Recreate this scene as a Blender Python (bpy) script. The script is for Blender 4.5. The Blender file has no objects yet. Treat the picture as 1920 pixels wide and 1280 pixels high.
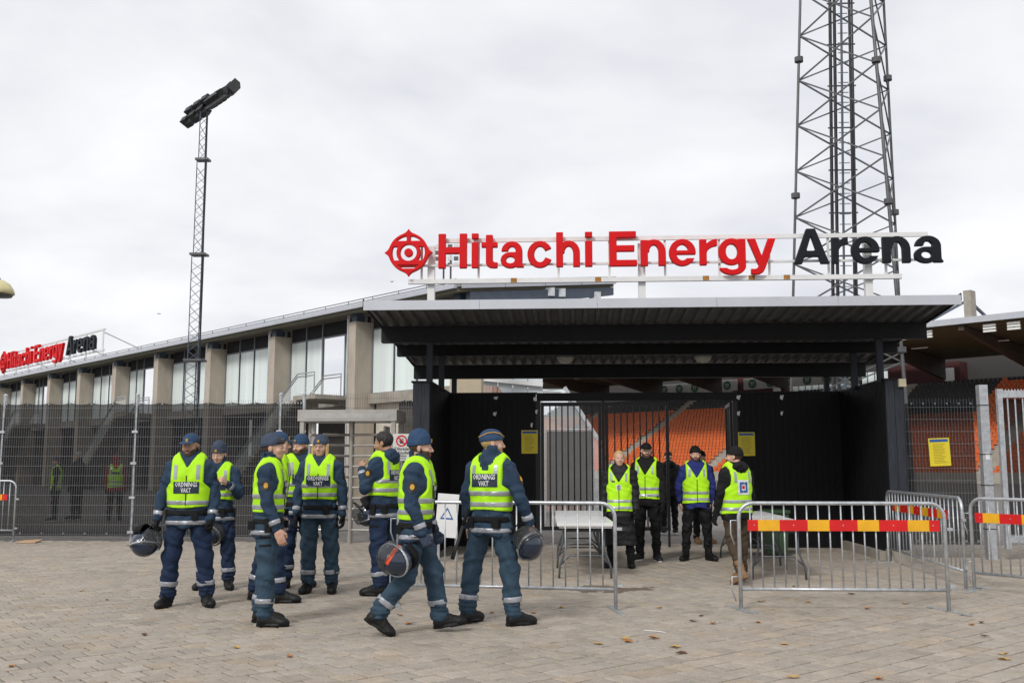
import bpy, bmesh, math, random
import numpy as np
from mathutils import Vector, Matrix
from mathutils.bvhtree import BVHTree
R = math.radians
random.seed(7)
rng = np.random.RandomState(5)
S = bpy.context.scene
COL = S.collection
# ------------------------------------------------------------------ camera
YAW, PITCH, CAMH = R(3.52), math.atan2(235, 1867.0), 1.5
cam = bpy.data.cameras.new('camera'); cam.lens = 35.0; cam.sensor_width = 36.0
cam.clip_start = 0.1; cam.clip_end = 3000
camo = bpy.data.objects.new('camera', cam); COL.objects.link(camo)
camo.location = (0, 0, CAMH); camo.rotation_euler = (R(90) + PITCH, 0, YAW)
S.camera = camo
# ------------------------------------------------------------------ sky (overcast), sun, exposure
SUN_EL, SUN_AZ = R(38), R(205)          # azimuth clockwise from +Y: behind the camera, a little left
w = bpy.data.worlds.new('World'); S.world = w; w.use_nodes = True
nt = w.node_tree; N = nt.nodes; N.clear(); Lk = nt.links.new
out = N.new('ShaderNodeOutputWorld'); bg = N.new('ShaderNodeBackground'); bg.inputs[1].default_value = 0.1
sky = N.new('ShaderNodeTexSky'); sky.sky_type = 'NISHITA'; sky.sun_disc = False
sky.sun_elevation = SUN_EL; sky.sun_rotation = SUN_AZ
tc = N.new('ShaderNodeTexCoord'); sp = N.new('ShaderNodeSeparateXYZ'); Lk(tc.outputs['Generated'], sp.inputs[0])
ad = N.new('ShaderNodeMath'); ad.operation = 'ADD'; ad.inputs[1].default_value = 0.22
ab = N.new('ShaderNodeMath'); ab.operation = 'ABSOLUTE'; Lk(sp.outputs[2], ab.inputs[0]); Lk(ab.outputs[0], ad.inputs[0])
dx = N.new('ShaderNodeMath'); dx.operation = 'DIVIDE'; Lk(sp.outputs[0], dx.inputs[0]); Lk(ad.outputs[0], dx.inputs[1])
dy = N.new('ShaderNodeMath'); dy.operation = 'DIVIDE'; Lk(sp.outputs[1], dy.inputs[0]); Lk(ad.outputs[0], dy.inputs[1])
cb = N.new('ShaderNodeCombineXYZ'); Lk(dx.outputs[0], cb.inputs[0]); Lk(dy.outputs[0], cb.inputs[1])
n1 = N.new('ShaderNodeTexNoise'); n1.inputs['Scale'].default_value = 1.5; n1.inputs['Detail'].default_value = 5
n1.inputs['Roughness'].default_value = 0.5; n1.inputs['Distortion'].default_value = 0.25; Lk(cb.outputs[0], n1.inputs['Vector'])
rp = N.new('ShaderNodeValToRGB'); e = rp.color_ramp.elements
e[0].position = 0.30; e[0].color = (5.5, 5.6, 6.1, 1); e[1].position = 0.66; e[1].color = (8.0, 8.02, 8.12, 1)
em = e.new(0.50); em.color = (7.0, 7.08, 7.35, 1)
Lk(n1.outputs['Fac'], rp.inputs[0])
mx = N.new('ShaderNodeMixRGB'); mx.inputs[0].default_value = 0.96
Lk(sky.outputs[0], mx.inputs[1]); Lk(rp.outputs[0], mx.inputs[2]); Lk(mx.outputs[0], bg.inputs[0]); Lk(bg.outputs[0], out.inputs[0])
sl = bpy.data.lights.new('sun', 'SUN'); sl.energy = 1.5; sl.angle = R(12); sl.color = (1, 0.965, 0.92)
so = bpy.data.objects.new('sun', sl); COL.objects.link(so)
sd = Vector((math.sin(SUN_AZ) * math.cos(SUN_EL), math.cos(SUN_AZ) * math.cos(SUN_EL), math.sin(SUN_EL)))
so.rotation_euler = sd.to_track_quat('Z', 'Y').to_euler(); so.location = (0, -10, 30)
vs = S.view_settings; vs.view_transform = 'Standard'; vs.look = 'None'; vs.gamma = 1; vs.exposure = 0.36; vs.use_curve_mapping = False

# ------------------------------------------------------------------ materials
MATS = {}
def mat(name, col, rough=0.6, metal=0.0, var=0.12, scale=6.0, bump=0.0, bscale=60.0, spec=0.5, col2=None, stretch=None, alpha=None, trans=0.0, coat=0.0, emit=None):
    if name in MATS: return MATS[name]
    m = bpy.data.materials.new(name); m.use_nodes = True; t = m.node_tree; n = t.nodes; l = t.links.new
    b = n['Principled BSDF']; b.inputs['Roughness'].default_value = rough; b.inputs['Metallic'].default_value = metal
    b.inputs['Specular IOR Level'].default_value = spec
    if coat: b.inputs['Coat Weight'].default_value = coat
    if trans: b.inputs['Transmission Weight'].default_value = trans
    if alpha is not None: b.inputs['Alpha'].default_value = alpha
    c = tuple(col) + (1,)
    tc = n.new('ShaderNodeTexCoord'); mp = n.new('ShaderNodeMapping'); l(tc.outputs['Object'], mp.inputs[0])
    if stretch: mp.inputs['Scale'].default_value = stretch
    nz = n.new('ShaderNodeTexNoise'); nz.inputs['Scale'].default_value = scale; nz.inputs['Detail'].default_value = 6; nz.inputs['Roughness'].default_value = 0.65
    l(mp.outputs[0], nz.inputs['Vector'])
    rp = n.new('ShaderNodeValToRGB'); e = rp.color_ramp.elements
    e[0].position = 0.3; e[1].position = 0.7
    if col2 is None:
        e[0].color = tuple(x * (1 - var) for x in col) + (1,); e[1].color = tuple(min(1, x * (1 + var)) for x in col) + (1,)
    else:
        e[0].color = c; e[1].color = tuple(col2) + (1,)
    l(nz.outputs['Fac'], rp.inputs[0]); l(rp.outputs[0], b.inputs['Base Color'])
    if bump:
        nb = n.new('ShaderNodeTexNoise'); nb.inputs['Scale'].default_value = bscale; nb.inputs['Detail'].default_value = 4; l(mp.outputs[0], nb.inputs['Vector'])
        bp = n.new('ShaderNodeBump'); bp.inputs['Strength'].default_value = bump; bp.inputs['Distance'].default_value = 0.02
        l(nb.outputs['Fac'], bp.inputs['Height']); l(bp.outputs[0], b.inputs['Normal'])
    MATS[name] = m
    return m
# ------------------------------------------------------------------ object helpers
WM = {}
def tag(o, label=None, cat=None, group=None, kind=None):
    if label: o['label'] = label
    if cat: o['category'] = cat
    if group: o['group'] = group
    if kind: o['kind'] = kind
    return o
def thing(name, label, cat, loc=(0, 0, 0), rotz=0.0, group=None):
    o = bpy.data.objects.new(name, None); COL.objects.link(o); o.empty_display_size = 0.2
    o.location = loc; o.rotation_euler = (0, 0, rotz)
    WM[o.name] = Matrix.Translation(loc) @ Matrix.Rotation(rotz, 4, 'Z')
    return tag(o, label, cat, group)
def mesh_obj(name, verts, faces, m, parent=None, smooth=False, local=False):
    v = np.asarray(verts, dtype=np.float64).reshape(-1, 3)
    if parent is not None and not local and parent.name in WM:
        M = np.array(WM[parent.name].inverted()); v = v @ M[:3, :3].T + M[:3, 3]
    me = bpy.data.meshes.new(name); me.from_pydata(v.tolist(), [], faces if isinstance(faces, list) else faces.tolist())
    if smooth: me.polygons.foreach_set('use_smooth', np.ones(len(me.polygons), dtype=bool))
    me.materials.append(m); me.update()
    o = bpy.data.objects.new(name, me); COL.objects.link(o)
    if parent is not None:
        o.parent = parent
        if parent.name in WM: WM[o.name] = WM[parent.name]
    return o
class MB:
    def __init__(s): s.v = []; s.f = []
    def add(s, vs, fs):
        n = len(s.v); s.v += [tuple(map(float, q)) for q in vs]; s.f += [tuple(i + n for i in q) for q in fs]; return s
    def box(s, lo, hi, M=None):
        x0, y0, z0 = lo; x1, y1, z1 = hi
        vs = [(x0,y0,z0),(x1,y0,z0),(x1,y1,z0),(x0,y1,z0),(x0,y0,z1),(x1,y0,z1),(x1,y1,z1),(x0,y1,z1)]
        if M is not None: vs = [M @ Vector(q) for q in vs]
        return s.add(vs, [(0,3,2,1),(4,5,6,7),(0,1,5,4),(1,2,6,5),(2,3,7,6),(3,0,4,7)])
    def cbox(s, c, size, M=None):
        return s.box([c[i] - size[i] / 2 for i in range(3)], [c[i] + size[i] / 2 for i in range(3)], M)
    def bar(s, p, q, wd, ht, up=(0, 0, 1)):
        p = Vector(p); q = Vector(q); d = (q - p).normalized(); u = Vector(up)
        if abs(d.dot(u)) > 0.99: u = Vector((0, 1, 0))
        sx = d.cross(u).normalized() * (wd / 2); sz = sx.cross(d).normalized() * (ht / 2)
        vs = [p-sx-sz, p+sx-sz, p+sx+sz, p-sx+sz, q-sx-sz, q+sx-sz, q+sx+sz, q-sx+sz]
        return s.add(vs, [(0,3,2,1),(4,5,6,7),(0,1,5,4),(1,2,6,5),(2,3,7,6),(3,0,4,7)])
    def tube(s, pts, r, n=8, cap=True):
        pts = [Vector(p) for p in pts]; rings = []; m = len(pts)
        rs = r if isinstance(r, (list, tuple)) else [r] * m
        d0 = (pts[1] - pts[0]).normalized(); a = Vector((0, 0, 1)) if abs(d0.z) < 0.9 else Vector((1, 0, 0))
        u = d0.cross(a).normalized()
        vs = []
        for i, p in enumerate(pts):
            d = (pts[min(i + 1, m - 1)] - pts[max(i - 1, 0)]).normalized()
            u = (u - d * u.dot(d)).normalized(); v = d.cross(u)
            for k in range(n):
                t = 2 * math.pi * k / n; vs.append(p + (u * math.cos(t) + v * math.sin(t)) * rs[i])
        fs = [(i*n+k, i*n+(k+1) % n, (i+1)*n+(k+1) % n, (i+1)*n+k) for i in range(m - 1) for k in range(n)]
        if cap: fs += [tuple(range(n))[::-1], tuple((m - 1) * n + k for k in range(n))]
        return s.add(vs, fs)
    def lathe(s, prof, c=(0, 0, 0), n=24):
        vs = []; m = len(prof)
        for r, z in prof:
            for k in range(n):
                t = 2 * math.pi * k / n; vs.append((c[0] + r * math.cos(t), c[1] + r * math.sin(t), c[2] + z))
        fs = [(i*n+k, i*n+(k+1) % n, (i+1)*n+(k+1) % n, (i+1)*n+k) for i in range(m - 1) for k in range(n)]
        return s.add(vs, fs)
    def prism(s, poly, axis, lo, hi):
        """poly: 2D points; extruded along axis 'x','y','z' between lo and hi"""
        n = len(poly)
        def P(a, b, t): return {'x': (t, a, b), 'y': (a, t, b), 'z': (a, b, t)}[axis]
        vs = [P(a, b, lo) for a, b in poly] + [P(a, b, hi) for a, b in poly]
        return s.add(vs, [tuple(range(n))[::-1], tuple(range(n, 2 * n))] + [(i, (i+1) % n, n+(i+1) % n, n+i) for i in range(n)])
    def xf(s, M):
        s.v = [tuple(M @ Vector(q)) for q in s.v]; return s
    def build(s, name, m, parent=None, smooth=False, local=False):
        return mesh_obj(name, s.v, s.f, m, parent, smooth, local)
def copy_tree(o, parent=None):
    c = o.copy(); COL.objects.link(c); c.parent = parent
    for ch in list(o.children): copy_tree(ch, c)
    return c
def text_mesh(txt, size=1.0, extrude=0.0, offset=0.0, align='CENTER', spacing=1.0, res=3):
    cu = bpy.data.curves.new('lettering', 'FONT'); cu.body = txt; cu.size = size; cu.extrude = extrude; cu.offset = offset
    cu.align_x = align; cu.align_y = 'CENTER' if align == 'CENTER' else 'BOTTOM_BASELINE'; cu.space_character = spacing; cu.resolution_u = res
    return curve_mesh(cu)
def curve_mesh(cu):
    o = bpy.data.objects.new('tmp', cu); COL.objects.link(o)
    dg = bpy.context.evaluated_depsgraph_get(); me = o.evaluated_get(dg).to_mesh()
    v = np.array([q.co[:] for q in me.vertices]); f = [tuple(p.vertices) for p in me.polygons]
    o.evaluated_get(dg).to_mesh_clear(); bpy.data.objects.remove(o); bpy.data.curves.remove(cu)
    return v, f
def poly_curve(polys, extrude):
    """filled 2D outline with holes -> (verts, faces) lying in XY, thickness along Z"""
    cu = bpy.data.curves.new('outline', 'CURVE'); cu.dimensions = '2D'; cu.fill_mode = 'BOTH'; cu.extrude = extrude
    for P in polys:
        sp = cu.splines.new('POLY'); sp.points.add(len(P) - 1); sp.use_cyclic_u = True
        for i, (x, y) in enumerate(P): sp.points[i].co = (x, y, 0, 1)
    return curve_mesh(cu)
def stand_up(v, x0, y0, z0, s=1.0):       # XY lettering -> upright, facing -Y
    v = np.asarray(v); return np.stack([x0 + v[:, 0] * s, y0 - v[:, 2], z0 + v[:, 1] * s], 1)
# camera-independent shorthand materials
M_galv = mat('galvanised_steel', (0.50, 0.52, 0.54), 0.42, 0.65, 0.25, 14, 0.05, 80)
M_dark = mat('black_painted_wood', (0.006, 0.0065, 0.008), 0.6, 0, 0.35, 5, 0.15, 40, stretch=(6, 6, 0.6), spec=.22)
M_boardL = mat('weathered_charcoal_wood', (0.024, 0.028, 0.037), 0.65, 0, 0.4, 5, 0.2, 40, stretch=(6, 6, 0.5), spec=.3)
M_beam = mat('black_painted_steel', (0.008, 0.0085, 0.010), 0.55, 0, 0.3, 4, 0.08, 50, spec=.25)
M_blackmetal = mat('black_gate_metal', (0.010, 0.010, 0.012), 0.45, 0.2, 0.3, 8)
M_white = mat('white_paint', (0.72, 0.72, 0.71), 0.45, 0, 0.08, 3)
M_sheet = mat('corrugated_sheet_underside', (0.13, 0.13, 0.13), 0.5, 0.3, 0.25, 2.5, 0.05, 30)
M_trim = mat('pale_grey_trim', (0.50, 0.52, 0.56), 0.4, 0.3, 0.06, 2)
M_red = mat('red_sign_face', (0.62, 0.003, 0.006), 0.5, 0, 0.06, 3, spec=.2)
M_char = mat('charcoal_sign_face', (0.009, 0.010, 0.014), 0.5, 0, 0.15, 3, spec=.2)
M_col = mat('board_marked_concrete', (0.44, 0.385, 0.315), 0.85, 0, 0.2, 1.3, 0.15, 25, stretch=(1, 1, .35))
M_rust = mat('rust', (0.35, 0.16, 0.03), 0.8, 0, 0.3, 20)
M_conc = mat('concrete', (0.33, 0.30, 0.255), 0.85, 0, 0.22, 1.3, 0.15, 25)
M_yellow = mat('yellow_notice_paper', (0.72, 0.58, 0.02), 0.5, 0, 0.05, 4)
M_blue = mat('blue_print', (0.02, 0.10, 0.33), 0.5)
M_ink = mat('dark_print', (0.03, 0.03, 0.03), 0.6)
M_black = mat('black_rubber', (0.012, 0.012, 0.013), 0.6, 0, 0.3, 15)
# ------------------------------------------------------------------ implicit surfaces (numpy) -> quads
def surface_nets(F, org, h):
    s = F < 0
    nx, ny, nz = F.shape
    acc = np.zeros((nx-1, ny-1, nz-1, 3), np.float32); cnt = np.zeros((nx-1, ny-1, nz-1), np.float32)
    off = [(0,0),(1,0),(0,1),(1,1)]
    sl = lambda n, o: slice(o, n - 1 + o)
    for ax in range(3):
        for a, b in off:
            o0 = [0, 0, 0]; oth = [i for i in range(3) if i != ax]; o0[oth[0]] = a; o0[oth[1]] = b
            o1 = list(o0); o1[ax] = 1
            A = F[sl(nx, o0[0]), sl(ny, o0[1]), sl(nz, o0[2])]; B = F[sl(nx, o1[0]), sl(ny, o1[1]), sl(nz, o1[2])]
            c = (A < 0) != (B < 0)
            t = np.where(c, A / np.where(c, A - B, 1), 0)
            for k in range(3):
                acc[..., k] += np.where(c, t if k == ax else o0[k], 0)
            cnt += c
    act = cnt > 0
    idx = -np.ones(act.shape, np.int64); idx[act] = np.arange(act.sum())
    cells = np.argwhere(act)
    V = (cells + acc[act] / cnt[act][:, None]) * h + np.asarray(org)
    faces = []
    for ax in range(3):
        oth = [i for i in range(3) if i != ax]
        a0 = [slice(1, -1)] * 3; a0[ax] = slice(0, -1); b0 = [slice(1, -1)] * 3; b0[ax] = slice(1, None)
        A = s[tuple(a0)]; B = s[tuple(b0)]
        ch = np.argwhere(A != B)
        if len(ch) == 0: continue
        fl = A[tuple(ch.T)]
        g = ch.copy(); g[:, oth[0]] += 1; g[:, oth[1]] += 1
        def ci(d0, d1):
            q = g.copy(); q[:, oth[0]] += d0; q[:, oth[1]] += d1; return idx[q[:, 0], q[:, 1], q[:, 2]]
        q = np.stack([ci(-1, -1), ci(0, -1), ci(0, 0), ci(-1, 0)], 1)
        if ax == 1: fl = ~fl
        q[~fl] = q[~fl][:, ::-1]
        faces.append(q)
    return V, np.concatenate(faces)
def grid(lo, hi, h):
    lo = np.asarray(lo, float) - 2 * h; hi = np.asarray(hi, float) + 2 * h
    n = np.maximum(np.ceil((hi - lo) / h).astype(int) + 1, 4)
    ax = [(lo[i] + h * np.arange(n[i])).astype(np.float32) for i in range(3)]
    X, Y, Z = np.meshgrid(*ax, indexing='ij'); return lo, X, Y, Z
def smin(a, b, k):
    t = np.clip(0.5 + 0.5 * (b - a) / k, 0, 1); return b + (a - b) * t - k * t * (1 - t)
def cone(X, Y, Z, a, b, ra, rb, sq=None):
    """capsule with tapering radius; sq=(axis,factor) squashes the cross-section"""
    a = np.asarray(a, float); b = np.asarray(b, float); ba = b - a; L = max(ba @ ba, 1e-9)
    px, py, pz = X - a[0], Y - a[1], Z - a[2]
    t = np.clip((px * ba[0] + py * ba[1] + pz * ba[2]) / L, 0, 1)
    qx, qy, qz = px - t * ba[0], py - t * ba[1], pz - t * ba[2]
    if sq:
        q = [qx, qy, qz]; q[sq[0]] = q[sq[0]] / sq[1]; qx, qy, qz = q
    return np.sqrt(qx * qx + qy * qy + qz * qz) - (ra + (rb - ra) * t)
def ell(X, Y, Z, c, r):
    x, y, z = (X - c[0]) / r[0], (Y - c[1]) / r[1], (Z - c[2]) / r[2]
    k0 = np.sqrt(x * x + y * y + z * z) + 1e-6
    k1 = np.sqrt((x / r[0]) ** 2 + (y / r[1]) ** 2 + (z / r[2]) ** 2) + 1e-6
    return k0 * (k0 - 1) / k1
# ------------------------------------------------------------------ sign lettering as outlines
def e2(x, y, cx, cy, rx, ry):
    return ell(x, y, 0 * x, (cx, cy, 0), (rx, ry, 1e3))
def b2(x, y, x0, y0, x1, y1):
    return np.maximum(np.maximum(x0 - x, x - x1), np.maximum(y0 - y, y - y1))
def pol(x, y, P):
    d = np.full(x.shape, 1e9, np.float32); s = np.ones(x.shape, np.float32); n = len(P)
    for i in range(n):
        ax, ay = P[i]; bx, by = P[i - 1]; ex, ey = bx - ax, by - ay; wx, wy = x - ax, y - ay
        t = np.clip((wx * ex + wy * ey) / (ex * ex + ey * ey), 0, 1)
        d = np.minimum(d, (wx - ex * t) ** 2 + (wy - ey * t) ** 2)
        c1 = y >= ay; c2 = y < by; c3 = ex * wy > ey * wx
        s = np.where((c1 & c2 & c3) | (~c1 & ~c2 & ~c3), -s, s)
    return s * np.sqrt(d)
mn, mxm = np.minimum, np.maximum
def ring(x, y, cx, cy, rx, ry, ix, iy): return mxm(e2(x, y, cx, cy, rx, ry), -e2(x, y, cx, cy, ix, iy))
def g_n(x, y, top=0.74):
    a = mxm(ring(x, y, .37, .39, .33, .365, .125, .20), .39 - y)
    return mn(mn(b2(x, y, 0, 0, .205, top), b2(x, y, .495, 0, .70, .40)), mxm(a, .1 - x))
def g_e(x, y):
    r = ring(x, y, .385, .37, .385, .385, .175, .225)
    r = mn(r, b2(x, y, .10, .31, .755, .43)); r = mxm(r, e2(x, y, .385, .37, .385, .385))
    return mxm(r, -b2(x, y, .40, .205, 1, .31))
def g_a(x, y):
    arch = mxm(ring(x, y, .335, .465, .31, .29, .11, .135), .47 - y)
    arch = mn(arch, b2(x, y, .03, .49, .22, .52))
    stem = b2(x, y, .44, .06, .645, .50)
    bowl = ring(x, y, .29, .215, .29, .23, .125, .095)
    bowl = mxm(bowl, x - .55)
    bar = mxm(b2(x, y, .25, .33, .50, .445), -e2(x, y, .29, .215, .125, .095))
    return mn(mn(mn(arch, stem), mn(bowl, bar)), pol(x, y, [(.44, .12), (.47, 0), (.69, 0), (.69, .03), (.645, .10), (.645, .15)]))
def g_y(x, y):
    L = pol(x, y, [(0, .74), (.225, .74), (.415, .20), (.51, 0), (.33, -.03), (.30, .0)])
    Rr = pol(x, y, [(.59, .74), (.81, .74), (.50, -.10), (.44, -.21), (.34, -.27), (.22, -.285), (.09, -.27), (.09, -.115), (.19, -.125), (.27, -.10), (.31, -.03), (.33, .06)])
    return mn(L, Rr)
def g_g(x, y):
    b = ring(x, y, .355, .375, .355, .38, .155, .215); st = b2(x, y, .535, -.05, .735, .74)
    hk = mxm(ring(x, y, .37, -.04, .365, .245, .165, .095), mxm(y + .04, -(x - .02)))
    hk = mxm(hk, -b2(x, y, -.1, -.085, .25, .1))
    return mn(mn(b, st), hk)
GL = {
 'H': (.84, lambda x, y: mn(mn(b2(x,y,0,0,.215,1), b2(x,y,.625,0,.84,1)), b2(x,y,.1,.42,.74,.61))),
 'i': (.205, lambda x, y: mn(b2(x,y,0,0,.205,.74), b2(x,y,0,.84,.205,1.0))),
 't': (.475, lambda x, y: mn(mn(b2(x,y,.13,.18,.335,.95), b2(x,y,0,.59,.475,.74)), pol(x,y,[(.13,.25),(.335,.25),(.35,.18),(.40,.155),(.475,.16),(.475,.0),(.38,-.01),(.26,.0),(.17,.05),(.13,.14)]))),
 'a': (.69, g_a),
 'c': (.73, lambda x, y: mxm(ring(x,y,.37,.37,.37,.385,.165,.225), -pol(x,y,[(.30,.37),(.9,.62),(.9,.14)]))),
 'h': (.70, lambda x, y: g_n(x, y, 1.0)),
 'E': (.80, lambda x, y: mn(mn(b2(x,y,0,0,.22,1), b2(x,y,.1,0,.80,.18)), mn(b2(x,y,.1,.42,.73,.60), b2(x,y,.1,.82,.78,1)))),
 'n': (.70, g_n), 'e': (.77, g_e),
 'r': (.51, lambda x, y: mn(b2(x,y,0,0,.205,.74), mxm(ring(x,y,.53,.32,.45,.43,.32,.225), mxm(x - .51, .34 - y)))),
 'g': (.735, g_g), 'y': (.81, g_y),
 'A': (1.0, lambda x, y: mxm(pol(x,y,[(0,0),(.375,1),(.625,1),(1,0),(.765,0),(.70,.2),(.30,.2),(.235,0)]), -pol(x,y,[(.365,.37),(.635,.37),(.5,.79)]))),
}
def g_logo(x, y):                       # emblem: unit radius
    r = np.sqrt(x * x + y * y); th = np.arctan2(y, x)
    dl = np.abs((th + math.pi / 4) % (math.pi / 2) - math.pi / 4)
    d = r - (1 + 0.24 * np.exp(-dl / 0.10))
    def cut(d, h): return mxm(d, -h)
    d = cut(d, mxm(r - .42, .215 - r))                                       # pale ring round the centre dot
    d = cut(d, mxm(mxm(mxm(.615 - r, r - .83), mxm(y - .30, -.40 - y)), 0.25 - np.abs(x)))
    d = cut(d, mxm(mxm(b2(np.abs(x), y, .10, .60, .60, .84), r - .86), .62 - r))
    d = cut(d, mxm(b2(x, y, -.52, -.70, .52, -.645), r - .95))
    d = cut(d, mxm(b2(x, y, -.40, -.82, .40, -.735), r - .86))
    return d
def glyph(fn, w_, x0, x1, depth, cap, h, lo_y=-0.32, hi_y=1.06):
    sx = (x1 - x0) / w_
    lo, X, Y, Z = grid((0, -depth / 2, lo_y * cap), (x1 - x0, depth / 2, hi_y * cap), h)
    d = fn(X[:, 0, :] / sx, Z[:, 0, :] / cap).astype(np.float32) * min(sx, cap)
    F = np.maximum(d[:, None, :] + 0 * Y, np.abs(Y) - depth / 2)
    return surface_nets(F, lo, h)
SIGN_X = lambda px: -2.70 + (px - 765) * 0.008595
LET = [('H',824.4,879.2),('i',888.2,901.4),('t',906.9,937.8),('a',943.4,988),('c',994.4,1041.7),('h',1049,1094.2),('i',1103.5,1117.5),
       ('E',1149,1201.2),('n',1208,1255),('e',1261,1311),('r',1318,1351),('g',1353,1403.6),('y',1407,1459.5),
       ('A',1491.7,1557),('r',1562,1592),('e',1597.5,1649),('n',1654.5,1705),('a',1712,1764)]
CAPH = 0.575
def sign_letters(parent, P, sc, h=0.009):
    """P maps (along, out, up) of the sign to world; letters and emblem become parts"""
    for ch, a, b in LET:
        w_, fn = GL[ch]
        v, f = glyph(fn, w_, SIGN_X(a), SIGN_X(b), 0.09, CAPH, h)
        v = v * np.array([1, 1, 1]); v[:, 0] += SIGN_X(a)
        mesh_obj('letter', P(v * sc), f, M_red if a < 1480 else M_char, parent)
    lo, X, Y, Z = grid((-.42, -.05, -.42), (.42, .05, .42), h)
    d = g_logo(X[:, 0, :] / .325, Z[:, 0, :] / .325).astype(np.float32) * .325
    v, f = surface_nets(np.maximum(d[:, None, :] + 0 * Y, np.abs(Y) - .045), lo, h)
    v[:, 0] += SIGN_X(767); v[:, 2] += 0.27
    mesh_obj('emblem', P(v * sc), f, M_red, parent)
# ------------------------------------------------------------------ ground
def paver_mat():
    m = bpy.data.materials.new('concrete_paver'); m.use_nodes = True; t = m.node_tree; n = t.nodes; l = t.links.new
    b = n['Principled BSDF']; b.inputs['Roughness'].default_value = 0.85; b.inputs['Specular IOR Level'].default_value = 0.3
    g = n.new('ShaderNodeNewGeometry'); oi = n.new('ShaderNodeObjectInfo')
    pos = g.outputs['Position']
    def noise(sc, det=5, ro=.6):
        q = n.new('ShaderNodeTexNoise'); q.inputs['Scale'].default_value = sc; q.inputs['Detail'].default_value = det; q.inputs['Roughness'].default_value = ro; l(pos, q.inputs['Vector']); return q.outputs['Fac']
    def ramp(src, stops):
        q = n.new('ShaderNodeValToRGB'); e = q.color_ramp.elements
        e[0].position, e[0].color = stops[0][0], stops[0][1] + (1,); e[1].position, e[1].color = stops[-1][0], stops[-1][1] + (1,)
        for p, c in stops[1:-1]: k = e.new(p); k.color = c + (1,)
        l(src, q.inputs[0]); return q.outputs[0]
    def mul(a, b_, f=1.0):
        q = n.new('ShaderNodeMixRGB'); q.blend_type = 'MULTIPLY'; q.inputs[0].default_value = f; l(a, q.inputs[1]); l(b_, q.inputs[2]); return q.outputs[0]
    vc = n.new('ShaderNodeVertexColor'); vc.layer_name = 'tone'
    c = vc.outputs['Color']
    c = mul(c, ramp(noise(0.7), [(.30, (.88, .87, .86)), (.55, (1, 1, 1)), (.78, (1.0, .985, .96))]))
    c = mul(c, ramp(noise(130, 3, .8), [(.33, (.62, .60, .57)), (.5, (1, 1, 1)), (.72, (1.16, 1.15, 1.14))]))
    c = mul(c, ramp(noise(9, 6, .7), [(.3, (.80, .79, .78)), (.6, (1.03, 1.03, 1.03))]))
    vr = n.new('ShaderNodeTexVoronoi'); vr.inputs['Scale'].default_value = 5.5; l(pos, vr.inputs['Vector'])
    c = mul(c, ramp(vr.outputs['Distance'], [(.045, (.45, .43, .41)), (.085, (1, 1, 1))]))          # trodden gum and grit
    # spilt water by the table: an irregular wet patch
    mp = n.new('ShaderNodeMapping'); mp.inputs['Location'].default_value = (-0.30, -12.55, 0); mp.vector_type = 'POINT'
    l(pos, mp.inputs[0]); mp2 = n.new('ShaderNodeMapping'); mp2.inputs['Scale'].default_value = (0.62, 1.05, 1); l(mp.outputs[0], mp2.inputs[0])
    ln = n.new('ShaderNodeVectorMath'); ln.operation = 'LENGTH'; l(mp2.outputs[0], ln.inputs[0])
    ws = n.new('ShaderNodeMath'); ws.operation = 'MULTIPLY_ADD'; ws.inputs[1].default_value = 1.3; l(noise(2.6, 4), ws.inputs[0]); l(ln.outputs['Value'], ws.inputs[2])
    wet = ramp(ws.outputs[0], [(.98, (.42, .38, .34)), (1.13, (1, 1, 1))])
    c = mul(c, wet); l(c, b.inputs['Base Color'])
    bp = n.new('ShaderNodeBump'); bp.inputs['Strength'].default_value = .35; bp.inputs['Distance'].default_value = .006
    l(noise(110, 4, .7), bp.inputs['Height']); l(bp.outputs[0], b.inputs['Normal'])
    return m
M_paver = paver_mat()
M_sand = mat('joint_sand', (0.040, 0.031, 0.024), 0.95, 0, 0.3, 30, 0.3, 200)
M_gravel = mat('gravel', (0.17, 0.155, 0.14), 0.95, 0, 0.35, 3, 0.6, 45)
tag(mesh_obj('ground', [(-400, -60, -0.012), (400, -60, -0.012), (400, 700, -0.012), (-400, 700, -0.012)], [(0, 1, 2, 3)], M_gravel), kind='structure')
pave = tag(mesh_obj('pavement', [(-16, 2, 0), (16, 2, 0), (16, 20.1, 0), (-16, 20.1, 0)], [(0, 1, 2, 3)], M_sand), kind='structure')
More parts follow.
